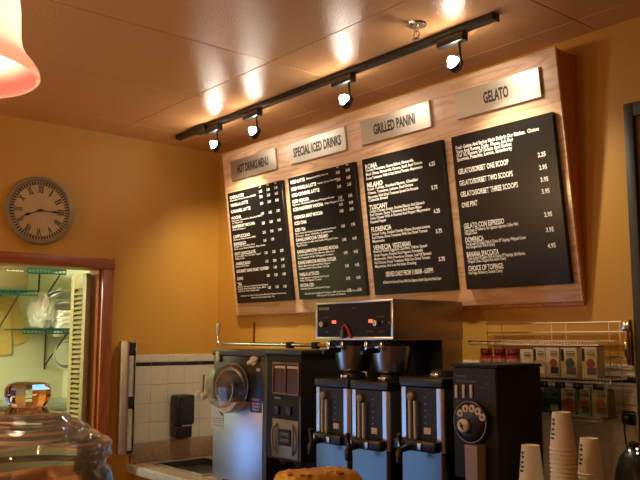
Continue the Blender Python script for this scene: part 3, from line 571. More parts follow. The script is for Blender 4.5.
# support column and base
MB().box(RX0+.02, RX1-.004, -.235, RYB, CT+.03, RZ0-.001, .004).build('column', M_steel_side, bw)
MB().box(RX0+.02, RX1-.004, -.242, -.2355, 1.40, RZ0-.001, .001).build('splash_plate', M_matte, bw)
MB().box(RX0+.02, RX1-.004, -.235, RYB, CT+.0005, CT+.0295, .004).build('base', M_matte, bw)
for x in (1.615, 1.835):
    fx = T(x, -.385, 0)
    b_ = MB().lathe([(0, 1.452), (.058, 1.452), (.063, 1.460), (.082, 1.566), (.084, 1.5745), (.078, 1.5745), (.059, 1.464), (0, 1.460)], 32, fx).build('brew_basket', M_steel, bw)
    mb = MB(); mb.tube([(x, -.462, 1.535), (x, -.50, 1.535), (x, -.545, 1.528)], [.010, .009, .008], 10); mb.build('basket_handle', M_black, b_)
    mb = MB(); mb.lathe([(.088, 1.552), (.092, 1.552), (.092, 1.5745), (.088, 1.5745)], 32, fx, closed=True); mb.build('basket_rail', M_matte, b_)
    MB().box(x-.058, x-.040, -.478, -.455, 1.535, 1.57, .003).build('basket_clip', M_chrome, b_); MB().box(x+.028, x+.04, -.478, -.46, 1.535, 1.57, .003).build('basket_clip', M_chrome, b_)

# ================================================================== URNS
UH = .520; UWd = .205
def make_urn(loc, label):
    u = thing('coffee_urn', label, 'coffee urn', loc, 'coffee urns in a row', 0.)
    w = UWd/2
    def B(m, nme, mt, p=u, **k): return m.build(nme, mt, p, world=False, **k)
    B(MB().box(-w+.004, w-.004, -.10, .12, .012, UH-.045, .006), 'body', M_matte)
    B(MB().box(-w, w, -.11, .125, 0, .0115, .003), 'base', M_matte)
    B(MB().box(-w, w, -.115, .125, UH-.0445, UH-.010, .006, 3), 'lid', M_black)
    lid = u.children[-1]
    mb = MB(); mb.lathe([(0, UH-.0095), (.05, UH-.0095), (.046, UH+.010), (.02, UH+.014), (0, UH+.014)], 24, T(0, .01, 0)); lk = B(mb, 'lid_knob', M_black)
    mb = MB(); mb.box(.012, .05, -.075, -.060, UH-.0095, UH+.004, .003); B(mb, 'lid_latch', M_chrome)
    for s in (-1, 1):
        mb = MB(); n = 8; x0 = s*(w-.030); x1 = s*w   # rounded steel edge strip
        prof = [(x0, -.112)]+[(x1-s*.014+s*.014*math.sin(t), -.098-.014*math.cos(t)) for t in [PI/2*q/n for q in range(n+1)]]+[(x1, -.02), (x1-s*.003, -.02), (x1-s*.003, -.097), (x0, -.1005)]
        mb.prism(prof, 2, .262, UH-.046); B(mb, 'edge_strip', M_steel)
    B(MB().box(-w+.0305, w-.0305, -.110, -.1005, .262, UH-.046), 'gauge_panel', mat('gauge_black', (.010, .010, .010), .55))
    pr_ = [(-w, -.02)]+[(-w+.014-.014*math.sin(t), -.098-.014*math.cos(t)) for t in [PI/2*(1-q/8) for q in range(9)]]+[(w-.014+.014*math.sin(t), -.098-.014*math.cos(t)) for t in [PI/2*q/8 for q in range(9)]]+[(w, -.02), (w-.003, -.02), (w-.003, -.097), (-w+.003, -.097), (-w+.003, -.02)]
    B(MB().prism(pr_, 2, .012, .2615), 'lower_front', mat('urn_steel', (.16, .155, .15), .26, 1., bump=(12, .12), bd=.002))
    B(MB().tube([(-.045, -.121, .300), (-.045, -.121, .440)], .0048, 10), 'sight_glass', M_cream); B(MB().tube([(-.018, -.123, .285), (-.018, -.123, .428)], .0055, 10), 'sight_glass', M_cream)
    mb = MB(); mb.lathe([(0, 0), (.017, 0), (.015, .014), (.006, .018), (0, .018)], 18, T(-.042, -.1105, .443) @ RX(PI/2)); B(mb, 'gauge_fitting', M_pewter)
    B(MB().box(.012, .044, -.1125, -.1105, .318, .340, .001), 'badge', M_cream)
    mb = MB()
    for k in range(5): mb.box(.016, .024, -.1115, -.1105, .352+k*.022, .356+k*.022)
    B(mb, 'gauge_marks', M_pewter)
    mb = MB(); mb.box(-w+.004, w-.008, -.150, -.1125, .262, .300, .008, 2); fc = B(mb, 'faucet_guard', M_black)
    mb = MB(); mb.tube([(-.03, -.13, .275), (-.03, -.185, .268), (-.03, -.193, .255), (-.03, -.193, .225)], [.013, .012, .012, .010], 12); fa = B(mb, 'faucet', M_black)
    mb = MB(); mb.tube([(-.03, -.183, .28), (-.03, -.190, .312)], [.005, .008], 10); mb.sphere((-.03, -.191, .314), .010, 2); mb.build('tap_handle', M_black, fa, world=False)
    B(MB().box(-.072, -.050, -.156, -.1505, .268, .292, .002), 'guard_plate', M_steel); B(MB().box(.018, .038, -.156, -.1505, .268, .292, .002), 'guard_plate', M_steel)
    return u
urn = make_urn((1.608, -.385, CT+.0005), 'left coffee urn, under the brewer beside the dark grinder')
dup(urn, (1.822, -.385, CT-.0+.0005), 'middle coffee urn, under the right half of the brewer')
dup(urn, (2.084, -.385, CT+.0005+.022), 'right coffee urn, apart from the brewer beside the black dial grinder')
tag(MB().box(1.98, 2.188, -.49, -.26, CT+.0005, CT+.022, .004).build('urn_stand', M_matte), 'low black stand under the right coffee urn', 'stand')

# ================================================================== BLACK DIAL GRINDER
EX0, EX1, EYF, EYB, EZ1 = 2.232, 2.414, -.50, -.262, 1.498
eg = thing('dial_grinder', 'black coffee grinder with a large round dial face and small cream knobs', 'coffee grinder', (2.32, -.36, CT))
MB().box(EX0, EX1, EYF, EYB, 1.13, EZ1-.012, .005).build('housing', M_matte, eg)
MB().box(EX0-.003, EX1+.006, EYF-.005, EYB-.0, EZ1-.0115, EZ1, .003).build('lid', M_matte, eg)
MB().box(EX0+.01, EX1-.005, EYF+.12, EYB, CT+.022, 1.1295, .004).build('pedestal', M_matte, eg)
MB().box(EX0, EX1, EYF-.01, EYB, CT+.0005, CT+.0215, .004).build('base', M_matte, eg)
MB().box(EX0+.004, EX1-.004, EYF-.002, EYF-.0002, 1.30, EZ1-.014).build('fascia', mat('fascia_blueblack', (.010, .010, .011), .6), eg)
def epx(u, v): p = hit(u, v, 1, EYF); return p.x, p.z
dx, dz = epx(474, 421.5); drx, drz = .064, .064
dm = T(dx, EYF-.0025, dz) @ RX(PI/2)
dial = MB().lathe([(0, 0), (drz, 0), (drz, .018), (drz-.006, .026), (drz-.020, .030), (0, .034)], 48, dm).build('dial_face', M_black, eg)
mb = MB(); mb.lathe([(drz-.0005, .017), (drz+.0022, .017), (drz+.0022, .021), (drz-.0005, .021)], 48, dm, closed=True); mb.build('dial_trim', M_pewter, dial)
for u, v in ((460.6, 411.9), (465.6, 407.5), (471.9, 407.5), (477.8, 410.3), (482.2, 416.1)):
    x, z = epx(u, v); km = T(x+.026, EYF-.0288, z) @ RX(PI/2)
    mb = MB(); mb.lathe([(.0055, 0), (.0115, 0), (.0115, .006), (.0055, .006)], 20, km, closed=True); k_ = mb.build('knob_ring', M_cream, dial)
    MB().lathe([(0, 0), (.0054, 0), (.0054, .004), (0, .004)], 14, km).build('knob_center', M_redp, k_)
x, z = epx(463.5, 423.9); x += .034
mb = MB(); mb.lathe([(0, 0), (.022, 0), (.021, .010), (.016, .014), (0, .014)], 28, T(x, EYF-.036, z) @ RX(PI/2)); kn = mb.build('setting_knob', M_cream, dial)
mb = MB(); mb.box(-.002, .002, -.012, .012, .0145, .017, 0, 1, T(x, EYF-.036, z) @ RX(PI/2) @ RZ(.5)); mb.lathe([(0, .0143), (.005, .0143), (.005, .018), (0, .018)], 12, T(x, EYF-.036, z) @ RX(PI/2)); mb.build('knob_pointer', M_matte, kn)
MB().box(x-.024, x+.024, EYF-.0355, EYF-.030, z-.024, z+.024, .0025).build('knob_back', M_matte, dial)
for u in (457.3, 464.6, 472.1): x, z = epx(u, 391.3); MB().box(x-.0055, x+.0055, EYF-.008, EYF-.0022, z-.022, z+.022, .003).build('indicator_bar', M_cream, eg)
tm = MB()
for u, v, w, hh in ((461.5, 376, .048, .006), (467, 381.3, .085, .006), (484, 388, .05, .003), (488.3, 384.2, .014, .008), (459, 400.8, .02, .007)):
    x, z = epx(u, v); [tm.box(x-w/2+k*w/8, x-w/2+k*w/8+w/11, EYF-.0028, EYF-.0022, z-hh/2, z+hh/2) for k in range(8)]
tm.build('fascia_markings', mat('grey_markings', (.10, .10, .10), .5), eg)
x, z = epx(475, 450); x += .020; mb = MB(); mb.prism([(x-.025, 1.245), (x+.025, 1.245), (x+.022, .99), (x-.022, .99)], 1, EYF-.045, EYF-.0025); mb.build('chute', mat('tan_chute', (.34, .25, .15), .4), eg, label='tan discharge chute')

# ================================================================== WIRE RACK with packets
rk = thing('wire_rack', 'zinc wire wall rack holding jars, cartons and pouches', 'wire rack', (2.28, 0, 1.30))
def rods(name, segs, r=.0025): 
    mb = MB(); [mb.tube(s, r, 6) for s in segs]; return mb.build(name, M_wire, rk)
KX0, KX1, KY = 1.995, 2.610, -.125; YB_ = -.02
S0, S1, S2 = 1.318, 1.446, 1.572
for nme, zz, x0, x1 in (('top_shelf', S2, KX0-.0, KX1-.06), ('middle_shelf', S1, 2.10, KX1-.02), ('lower_shelf', S0, 2.10, KX1-.06)):
    segs = [[(x0, KY, zz), (x1, KY, zz)], [(x0, KY, zz-.014), (x1, KY, zz-.014)], [(x0, YB_, zz), (x1, YB_, zz)]]
    x = x0
    while x <= x1+.001: segs.append([(x, YB_, zz-.003), (x, KY, zz-.003), (x, KY, zz-.014)]); x += .0125
    rods(nme, segs, .0017)
rods('back_rails', [[(KX0+.005, YB_, z), (KX1, YB_, z)] for z in (1.638, 1.604, 1.51, 1.478)], .003)
rods('back_grid', [[(x, YB_, 1.29), (x, YB_, 1.64)] for x in (KX0+.01, 2.075, 2.30, 2.36, 2.53, 2.57)]+[[(2.2, YB_, z), (KX1, YB_, z)] for z in (1.33, 1.36, 1.40, 1.42, 1.46)], .0014)
mb = MB(); mb.box(2.598, 2.616, -.034, -.0125, 1.49, 1.645, .003); mb.box(2.592, 2.622, -.05, -.0345, 1.605, 1.645, .005); mb.tube([(2.607, -.040, 1.605), (2.607, -.048, 1.57), (2.607, -.046, 1.53), (2.607, -.036, 1.50)], [.006, .009, .009, .006], 12); mb.build('end_bracket', M_chrome, rk)
mb = MB()
for x in (2.20, 2.26, 2.33, 2.40, 2.47, 2.545): MB().box(x-.02, x+.02, KY-.006, KY-.0025, S1-.036, S1-.0145, .002).build('price_clip', M_black, rk)
mb = MB()
for x in (2.22, 2.34, 2.41, 2.47, 2.55): MB().sphere((x, KY-.009, S1-.026), .004, 1).build('clip_stud', M_chrome, rk)
# red jars on the middle shelf
js = ['leftmost red-capped jar on the wire rack', 'second red-capped jar on the wire rack, between two others', 'third red-capped jar on the wire rack, next to the cartons']
jar0 = None
for k, u in enumerate((486.5, 500, 513.5)):
    p = hit(u, 350, 1, -.08)
    if jar0 is None:
        jar0 = thing('spice_jar', js[0], 'jar', (p.x, -.08, S1), 'red jars on the wire rack')
        MB().lathe([(0, .001), (.024, .001), (.026, .008), (.026, .062), (.020, .074), (0, .074)], 24).build('glass_body', M_red, jar0, world=False)
        MB().lathe([(.0263, .020), (.0268, .020), (.0268, .060), (.0263, .060)], 24, closed=True).build('label_band', M_pink, jar0, world=False)
        MB().lathe([(0, .0742), (.023, .0742), (.024, .078), (.024, .094), (.021, .098), (0, .098)], 24).build('cap', mat('dark_red_cap', (.18, .02, .02), .25), jar0, world=False)
    else: dup(jar0, (p.x, -.08, S1), js[k])
def carton(u0, u1, z0, h, y, mt, label, name, group, pr, pr2, stripe=True, dep=.05):
    a, b = hit(u0, 370, 1, y).x, hit(u1, 370, 1, y).x
    t = thing(name, label, 'carton' if name == 'tea_carton' else 'pouch', ((a+b)/2, y, z0), group)
    if name == 'tea_carton':
        MB().box(a, b, y, y+dep, z0+.0015, z0+h, .002).build('box', mt, t)
        MB().box(a+.001, b-.001, y+.001, y+dep-.001, z0+h+.0002, z0+h+.004, .001).build('top_flap', M_brownp, t)
    else:
        mb = MB(); n = 6
        mb.prism([(y, z0+.0015), (y+dep, z0+.0015), (y+dep, z0+h*.5), (y+dep*.9, z0+h*.95), (y+dep*.5, z0+h), (y+dep*.4, z0+h), (y+.002, z0+h*.95), (y-.002, z0+h*.5)], 0, a, b); mb.build('bag', mt, t)
    w = b-a; yy = y-.0025
    mb = MB(); mb.lathe([(0, 0), (w*.27, 0), (w*.27, .0008), (0, .0008)], 20, T(a+w*.58, yy+.001, z0+h*.48) @ RX(PI/2)); mb.build('picture', pr, t)
    MB().box(a+w*.36, b-w*.08, yy, yy+.001, z0+h*.12, z0+h*.34).build('picture_base', pr2, t)
    if stripe: MB().box(a+.003, a+w*.2, yy, yy+.001, z0+h*.55, z0+h*.95).build('stripe', M_matte, t)
    mb = MB()
    for k in range(3): mb.box(a+w*.35, b-w*.12, yy, yy+.0008, z0+h*(.74+.06*k), z0+h*(.765+.06*k))
    mb.build('print_lines', M_brownp, t)
G1 = 'cartons on the middle shelf'
carton(520.5, 533, S1, .096, -.085, M_beige, 'small plain beige carton right of the red jars', 'tea_carton', G1, M_beige, M_redp, False)
carton(534, 546, S1, .102, -.105, M_beige, 'beige carton with a black corner stripe, partly behind the dial grinder', 'tea_carton', G1, M_beige, M_beige)
carton(546.5, 559.5, S1, .103, -.105, M_beige, 'beige carton with a red and black picture, on the upper row', 'tea_carton', G1, M_redp, M_matte, False)
carton(561, 577.5, S1, .103, -.105, M_beige, 'beige carton with a dark round picture, on the upper row', 'tea_carton', G1, M_teal, M_brownp)
carton(582, 597.5, S1, .106, -.105, M_beige, 'rightmost beige carton on the upper row, standing apart by a gap', 'tea_carton', G1, M_redp, M_brownp)
G2 = 'pouches on the lower shelf'
carton(530, 544, S0, .096, -.105, M_teal, 'dark teal pouch at the left end of the lower row, by the dial grinder', 'coffee_pouch', G2, M_teal, M_teal, False)
carton(545, 558.5, S0, .096, -.105, M_teal, 'dark teal pouch with a pale base, behind the tall cup stack', 'coffee_pouch', G2, M_teal, M_grn, False)
carton(560, 574, S0, .096, -.105, M_grn, 'sage pouch with a red picture, just right of the tall cup stack', 'coffee_pouch', G2, M_redp, M_redp, False)
carton(576, 589, S0, .096, -.105, M_grn, 'sage pouch with a pale disc and black stripe on the lower row', 'coffee_pouch', G2, M_redp, M_brownp)
carton(590.5, 606, S0, .096, -.105, M_grn, 'rightmost sage pouch at the end of the lower row', 'coffee_pouch', G2, M_redp, M_brownp, False)

# ================================================================== OUTLET, green appliance and cord
ot = thing('wall_outlet', 'black wall outlet on the tiles at the right end of the rack', 'outlet', (2.585, -.012, 1.314))
MB().box(2.562, 2.608, -.018, -.0115, 1.292, 1.338, .003).build('cover_plate', M_matte, ot)
MB().box(2.572, 2.598, -.040, -.0185, 1.300, 1.325, .004).build('plug', M_black, ot)
ga = thing('green_kettle', 'dark green rounded kettle with small white lights at the right edge', 'kettle', (2.70, -.20, CT))
MB().lathe([(0, CT+.001), (.064, CT+.001), (.068, CT+.02), (.066, CT+.16), (.060, CT+.25), (.045, CT+.30), (.022, CT+.325), (0, CT+.33)], 36, T(2.70, -.20, 0)).build('body', M_dkgreen, ga)
mb = MB(); mb.lathe([(0, CT+.33), (.014, CT+.332), (.016, CT+.345), (0, CT+.352)], 16, T(2.70, -.20, 0)); mb.build('lid_knob', M_matte, ga)
mb = MB()
for u, v in ((629.5, 450.5), (637, 449), (637.3, 453.2)):
    d_ = ray(u, v); best = None
    for k in range(2000):
        p = CAM+d_*(1.9+k*.0006); rr = math.hypot(p.x-2.70, p.y+.20)
        if rr < .058: best = p; break
    if best: MB().sphere(best-d_.normalized()*.002, .004, 1).build('pilot_light', mat('white_pilot', (1, 1, .9), .3, emit=1.5), ga)
mb = MB(); mb.tube([(2.585, -.041, 1.306), (2.592, -.06, 1.28), (2.605, -.075, 1.24), (2.622, -.085, 1.19), (2.640, -.10, 1.14), (2.645, -.115, 1.10)], .003, 6); tag(mb.build('power_cord', M_matte), 'thin black cord hanging from the wall outlet', 'cord')

# ================================================================== PAPER CUP STACKS
def cup_mesh():
    h = .108; m = MB(); m.lathe([(0, h-.006), (.0252, h-.006), (.0255, h), (.0270, h), (.0372, .004), (.0390, .0035), (.0397, .0015), (.0390, 0), (.0372, 0), (.0362, .003), (.0262, h-.008)], 28)
    return m
cup0 = None
def cup_at(loc, label, rz, group, prn=True):
    global cup0
    if cup0 is None:
        cup0 = thing('paper_cup', label, 'cup', loc, group, rz)
        cup_mesh().build('cup_wall', M_cup, cup0, world=False)
        mb = MB()     # printed mark, curved with the cup wall, on two sides
        for base in (0, PI):
            for (z0, z1, a0, a1) in ((.030, .036, -.28, .20), (.042, .048, -.22, .26), (.042, .058, -.22, -.12), (.056, .062, -.25, .2), (.066, .090, -.05, .06), (.072, .078, -.25, .25), (.084, .090, -.22, .22)):
                n = 4
                for q in range(n):
                    t0, t1 = base+a0+(a1-a0)*q/n, base+a0+(a1-a0)*(q+1)/n
                    R = lambda z: .0372-(.0372-.0270)*(z-.004)/.104+.0003
                    mb._add([(R(z0)*math.cos(t0), R(z0)*math.sin(t0), z0), (R(z0)*math.cos(t1), R(z0)*math.sin(t1), z0), (R(z1)*math.cos(t1), R(z1)*math.sin(t1), z1), (R(z1)*math.cos(t0), R(z1)*math.sin(t0), z1)], [(0, 1, 2, 3)])
        mb.build('printed_mark', M_cupt, cup0, world=False)
        return cup0
    return dup(cup0, loc, label, group, rz)
view = math.atan2(CAM.y+.45, CAM.x-2.6)
for (u, v, t, top_l, rest_l, grp) in (
        (561.5, 412, 2.35, 'top paper cup of the tallest stack, upside down, before the lower row of pouches', 'nested paper cup inside the tallest stack by the black dial grinder', 'cups in the tallest stack'),
        (530.5, 445, 2.42, 'top paper cup of the short front stack, close to the black grinder', 'nested paper cup inside the short stack in front of the black grinder', 'cups in the short front stack'),
        (589, 438, 2.45, 'top paper cup of the rightmost stack, under the rack end', 'nested paper cup inside the rightmost stack under the rack', 'cups in the rightmost stack')):
    p = far(u, v, t); n = int((p.z-.108-CT)/.0125); step = (p.z-.108-CT-.001)/n
    x, y = p.x, p.y
    print('cup', p, n)
    for k in range(n, -1, -1):
        ang = math.atan2(CAM.y-y, CAM.x-x)-.95
        cup_at((x, y, CT+.001+k*step), top_l if k == n else rest_l, ang, grp)

# ================================================================== SERVICE LEDGE, JAR, LOAF, PENDANT
LZ = 1.20
sc_ = thing('service_counter', 'service counter holding the glass jar and the golden loaf in the foreground', 'counter', (3.3, -2.0, 0))
MB().box(2.45, 3.75, -2.75, -1.42, LZ-.04, LZ, .01).build('countertop', mat('dark_granite', (.05, .04, .035), .2), sc_)
MB().box(2.50, 3.70, -2.70, -1.47, 0, LZ-.0405).build('cabinet', M_cherry_v, sc_)
jp = far(26, 440, 1.1); jx, jy = jp.x, jp.y
jar = thing('glass_jar', 'large clear glass biscuit jar with a knobbed lid in the left foreground', 'jar', (jx, jy, LZ))
g = MB().lathe([(0, LZ+.001), (.105, LZ+.001), (.118, LZ+.012), (.121, LZ+.10), (.121, LZ+.172), (.117, LZ+.194), (.108, LZ+.204), (.110, LZ+.212), (.117, LZ+.218), (.115, LZ+.226), (.107, LZ+.226), (.103, LZ+.206), (.112, LZ+.192), (.1155, LZ+.170), (.1155, LZ+.10), (.113, LZ+.02), (.100, LZ+.010), (0, LZ+.010)], 64, T(jx, jy, 0)).build('jar_body', M_jar, jar, angle=28)
z0 = LZ+.2275
outer = [(.1155, z0+.001), (.1175, z0+.006), (.114, z0+.011), (.102, z0+.014), (.099, z0+.020), (.088, z0+.025), (.080, z0+.033), (.062, z0+.039), (.056, z0+.046), (.036, z0+.050), (0, z0+.0505)]
inner = [(0, z0+.046), (.033, z0+.046), (.053, z0+.042), (.060, z0+.035), (.077, z0+.029), (.086, z0+.021), (.096, z0+.016), (.099, z0+.010), (.101, z0-.004), (.1045, z0-.004), (.1055, z0+.001)]
ld = MB().lathe(outer+inner[::1], 64, T(jx, jy, 0), closed=False)
bmesh.ops.bridge_loops(ld.bm, edges=[e for e in ld.bm.edges if len(e.link_faces) == 1])
ldo = ld.build('lid', M_jar, jar, angle=22)
MB().lathe([(0, z0+.0505), (.030, z0+.0505), (.027, z0+.055), (.024, z0+.058), (.0275, z0+.064), (.031, z0+.072), (.031, z0+.082), (.027, z0+.089), (.018, z0+.0915), (0, z0+.092)], 14, T(jx, jy, 0)).build('knob', M_glass, ldo, angle=12, label='thick faceted glass knob')
# biscuits in the jar: flat blocks leaning on each other
ck0 = None
for layer in range(6):
    n = 6; zc = LZ+.030+layer*.0295
    for k in range(n):
        a = 2*PI*k/n+layer*.52; rr = (.067, .067, .067, .067, .067, .062, .050)[layer]
        loc = (jx+rr*math.cos(a), jy+rr*math.sin(a), zc); 
        lab = 'brown biscuit in the top layer inside the glass jar' if layer == 5 else 'brown biscuit in the lower layers inside the glass jar'
        if ck0 is None:
            mb = MB(); mb.box(-.036, .036, -.022, .022, -.012, .012, .006, 3); ck0 = mb.build('biscuit', M_cookie); o = ck0
        else:
            o = ck0.copy(); C.objects.link(o)
        o.location = loc; o.rotation_euler = (random.uniform(-.12, .12), random.uniform(-.15, .15), a+PI/2+random.uniform(-.1, .1))
        tag(o, lab, 'biscuit', 'top biscuits in the jar' if layer == 5 else 'lower biscuits in the jar')
# loaf
lA = far(270, 478, 1.60); lB = far(362, 470, 1.60)
lc = far(318, 470, 1.62)
lw = .175
loaf = thing('bread_loaf', 'golden brown crusty loaf at the bottom edge in front of the urns', 'bread', (lc.x, lc.y, LZ), None, YAW+.42)
t = bmesh.new(); bmesh.ops.create_grid(t, x_segments=40, y_segments=22, size=.5)
lh = lc.z-LZ
mb = MB(); t.free()
nx, ny = 44, 24
vs = {}
for i in range(nx+1):
    for j in range(ny+1):
        u_, v_ = i/nx*2-1, j/ny*2-1
        ex = (1-abs(u_)**10)**.5 if abs(u_) < 1 else 0; ey = (1-abs(v_)**6)**.5 if abs(v_) < 1 else 0
        zz = lh*(.55+.45*min(ex, 1)*min(ey, 1))*(1 if 0 < i < nx and 0 < j < ny else 0)
        zz += (random.random()-.5)*.004 if zz else 0
        vs[i, j] = mb.bm.verts.new((u_*lw/2, v_*.055, max(zz, .001)))
for i in range(nx):
    for j in range(ny): mb.bm.faces.new((vs[i, j], vs[i+1, j], vs[i+1, j+1], vs[i, j+1]))
mb.bm.faces.new([vs[i, 0] for i in range(nx+1)]+[vs[nx, j] for j in range(1, ny+1)]+[vs[i, ny] for i in range(nx-1, -1, -1)]+[vs[0, j] for j in range(ny-1, 0, -1)])
mb.build('crust', M_crust, loaf, world=False)
for _ in range(12): MB().sphere((random.uniform(-.07, .07), random.uniform(-.045, .0), lh*.985), random.uniform(.003, .006), 1, (1.4, 1, .5)).build('red_bit', M_spot, loaf, world=False)
# pendant
pc = far(-57, 73, 1.0); px_, py_, pz = pc
pd = thing('pendant_lamp', 'pendant lamp with a flared pink and white glass shade at the top left corner', 'pendant lamp', (px_, py_, CH))
prof = [(.114, .001), (.1165, .004), (.1155, .010), (.109, .020), (.100, .030), (.0935, .042), (.0905, .056), (.089, .09), (.084, .13), (.070, .160), (.042, .180), (.018, .185)]
sh = MB(); pin = [(r-.003, z+.001) for r, z in prof]
sh.lathe(prof+pin[::-1], 64, T(px_, py_, pz), closed=True)
m = bpy.data.materials.new('pink_white_glass_shade'); m.use_nodes = True; nt = m.node_tree; nt.nodes.clear()
out = nt.nodes.new('ShaderNodeOutputMaterial'); tc = nt.nodes.new('ShaderNodeTexCoord'); sx = nt.nodes.new('ShaderNodeSeparateXYZ'); nt.links.new(tc.outputs['Object'], sx.inputs[0])
mr = nt.nodes.new('ShaderNodeMapRange'); mr.inputs[1].default_value = pz-CH+.012; mr.inputs[2].default_value = pz-CH+.055; nt.links.new(sx.outputs['Z'], mr.inputs[0])
rp = nt.nodes.new('ShaderNodeValToRGB'); rp.color_ramp.elements[0].color = (.58, .11, .09, 1); rp.color_ramp.elements[1].color = (.92, .88, .80, 1); rp.color_ramp.elements[0].position = .15; rp.color_ramp.elements[1].position = .85
e = rp.color_ramp.elements.new(.5); e.color = (.90, .55, .45, 1)
nt.links.new(mr.outputs[0], rp.inputs['Fac'])
tl = nt.nodes.new('ShaderNodeBsdfTranslucent'); df = nt.nodes.new('ShaderNodeBsdfPrincipled'); df.inputs['Roughness'].default_value = .3
mx_ = nt.nodes.new('ShaderNodeMixShader'); mx_.inputs[0].default_value = .50
r2 = nt.nodes.new('ShaderNodeValToRGB'); r2.color_ramp.elements[0].color = (.96, .72, .60, 1); r2.color_ramp.elements[1].color = (.97, .93, .84, 1); r2.color_ramp.elements[1].position = .5; nt.links.new(mr.outputs[0], r2.inputs['Fac']); nt.links.new(r2.outputs['Color'], tl.inputs['Color']); nt.links.new(rp.outputs['Color'], df.inputs['Base Color'])
nt.links.new(tl.outputs[0], mx_.inputs[1]); nt.links.new(df.outputs[0], mx_.inputs[2]); nt.links.new(mx_.outputs[0], out.inputs['Surface'])
sh.build('glass_shade', m, pd)
mb = MB(); mb.lathe([(0, pz+.186), (.019, pz+.186), (.019, pz+.225), (.008, pz+.24), (0, pz+.24)], 20, T(px_, py_, 0)); mb.build('socket', M_chrome, pd)
mb = MB(); mb.tube([(px_, py_, pz+.24), (px_, py_, CH-.02)], .003, 6); mb.build('cord', M_black, pd)
mb = MB(); mb.lathe([(0, CH-.022), (.05, CH-.020), (.055, CH-.001), (0, CH-.001)], 24, T(px_, py_, 0)); mb.build('canopy', M_chrome, pd)
mb = MB(); mb.sphere((px_, py_, pz+.115), .026, 3, (1, 1, 1.25)); mb.tube([(px_, py_, pz+.14), (px_, py_, pz+.185)], .012, 12); mb.build('bulb', mat('warm_bulb', (1, .9, .7), .3, emit=40, ecol=(1, .85, .62)), pd)

# ================================================================== CLOSET CONTENTS
BXW = -1.25; SF = -.90     # closet back wall, shelf front edge
def cl(u, v, x=SF): return hit(u, v, 0, x)
shelves = []
for nme, lab, (ua, ub_, v) in (('wire_shelf', 'short green wire shelf high in the closet at the top of the doorway', (28, 66, 269)), ('wire_shelf', 'green wire shelf carrying the cardboard box in the closet', (-60, 38, 289)), ('wire_shelf', 'lower green wire shelf carrying plastic bags and papers in the closet', (23, 100, 329))):
    a, b = cl(ua, v), cl(ub_, v); z = (a.z+b.z)/2; y0, y1 = max(a.y, -2.0), min(b.y, -.43)
    t = thing(nme, lab, 'shelf', ((BXW+SF)/2, (y0+y1)/2, z-.03), 'green wire shelves in the closet')
    mb = MB()
    for zz in (z, z-.028): mb.tube([(SF, y0, zz), (SF, y1, zz)], .005, 6)
    n = int((y1-y0)/.022)
    for k in range(n+1): y = y0+(y1-y0)*k/n; mb.tube([(BXW+.004, y, z), (SF, y, z), (SF, y, z-.028)], .0026, 5)
    mb.tube([(BXW+.008, y0, z), (BXW+.008, y1, z)], .005, 6); mb.build('grid', M_green, t)
    mb = MB(); yb = y1-.12 if y1-y0 > .3 else y1-.04
    mb.tube([(SF+.01, yb, z-.03), (BXW+.004, yb, z-.24)], .005, 6); mb.tube([(BXW+.006, yb, z-.26), (BXW+.006, yb, z)], .005, 6); mb.build('bracket', M_dark, t)
    shelves.append((z, y0, y1))
zB, yB0, yB1 = shelves[1]; zC, yC0, yC1 = shelves[2]
b1 = cl(29, 270, -.93)
bx = thing('cardboard_box', 'pale cardboard box on the green shelf behind the doorway', 'box', (-1.08, b1.y-.17, zB+.004))
MB().box(-1.22, -.93, b1.y-.36, b1.y, zB+.0055, zB+.125, .003).build('carton', M_card, bx)
MB().box(-1.222, -.928, b1.y-.362, b1.y+.002, zB+.1255, zB+.150, .003).build('lid', M_card, bx)
p = cl(16, 272.5, -.9285); tm = MB(); put_text(tm, 'Esau', T(-.9295, p.y-.055, p.z+.008) @ RZ(PI/2) @ RX(PI/2), 0, 0, .022, .10, .01); tm.build('handwriting', M_paper, bx, smooth=False)
# plastic bags, papers on shelf C
def blob(name, c, s, mt, label, cat, seed, amp=.25, sub=4):
    random.seed(seed); t = bmesh.new(); bmesh.ops.create_icosphere(t, subdivisions=sub, radius=1)
    dirs = [Vector((random.gauss(0, 1), random.gauss(0, 1), random.gauss(0, 1))).normalized() for _ in range(26)]
    for v in t.verts:
        d = v.co.normalized(); k = 1+amp*sum(abs(math.sin(5*d.dot(q)+i)) for i, q in enumerate(dirs[:8]))/8-amp*.5*max(d.dot(q) for q in dirs)
        v.co = Vector((d.x*s[0]*k, d.y*s[1]*k, max(d.z, -.75)*s[2]*k))
    for v in t.verts:      # crumple
        q = v.co*26
        v.co *= 1+.16*noise.turbulence(q+Vector((seed, 0, 0)), 3, True)-.10
    zmin = min(v.co.z for v in t.verts)
    for v in t.verts: v.co.z -= zmin
    m = MB(); m._merge(t); o = m.build(name, mt, None, angle=14); o.location = c; return tag(o, label, cat)
y_a, y_b = cl(44, 310).y, cl(70, 310).y
bagm = thin_clear('hazy_plastic_film', (.85, .86, .82), .55, .2)
blob('plastic_bag', (-1.06, cl(41, 320, -1.05).y, zC+.006), (.12, .078, .125), bagm, 'crumpled clear plastic bag at the left end of the lower green shelf', 'bag', 3)
blob('plastic_bag', (-1.15, cl(60, 320, -1.1).y+.01, zC+.006), (.075, .065, .15), bagm, 'crumpled clear plastic bag behind the white paper stack on the green shelf', 'bag', 5)
p0 = cl(66, 322, -.93)
for k in range(9):
    mb = MB(); mb.box(-.065, .065, -.055, .055, 0, .012, .002); o = mb.build('paper_pack', M_paper)
    o.location = (-.985, p0.y+.01, zC+.0058+k*.0125); o.rotation_euler = (0, 0, .1*((k*7) % 5-2)); tag(o, 'white paper pack in the pile at the right of the lower green shelf', 'paper', 'pile of paper packs')
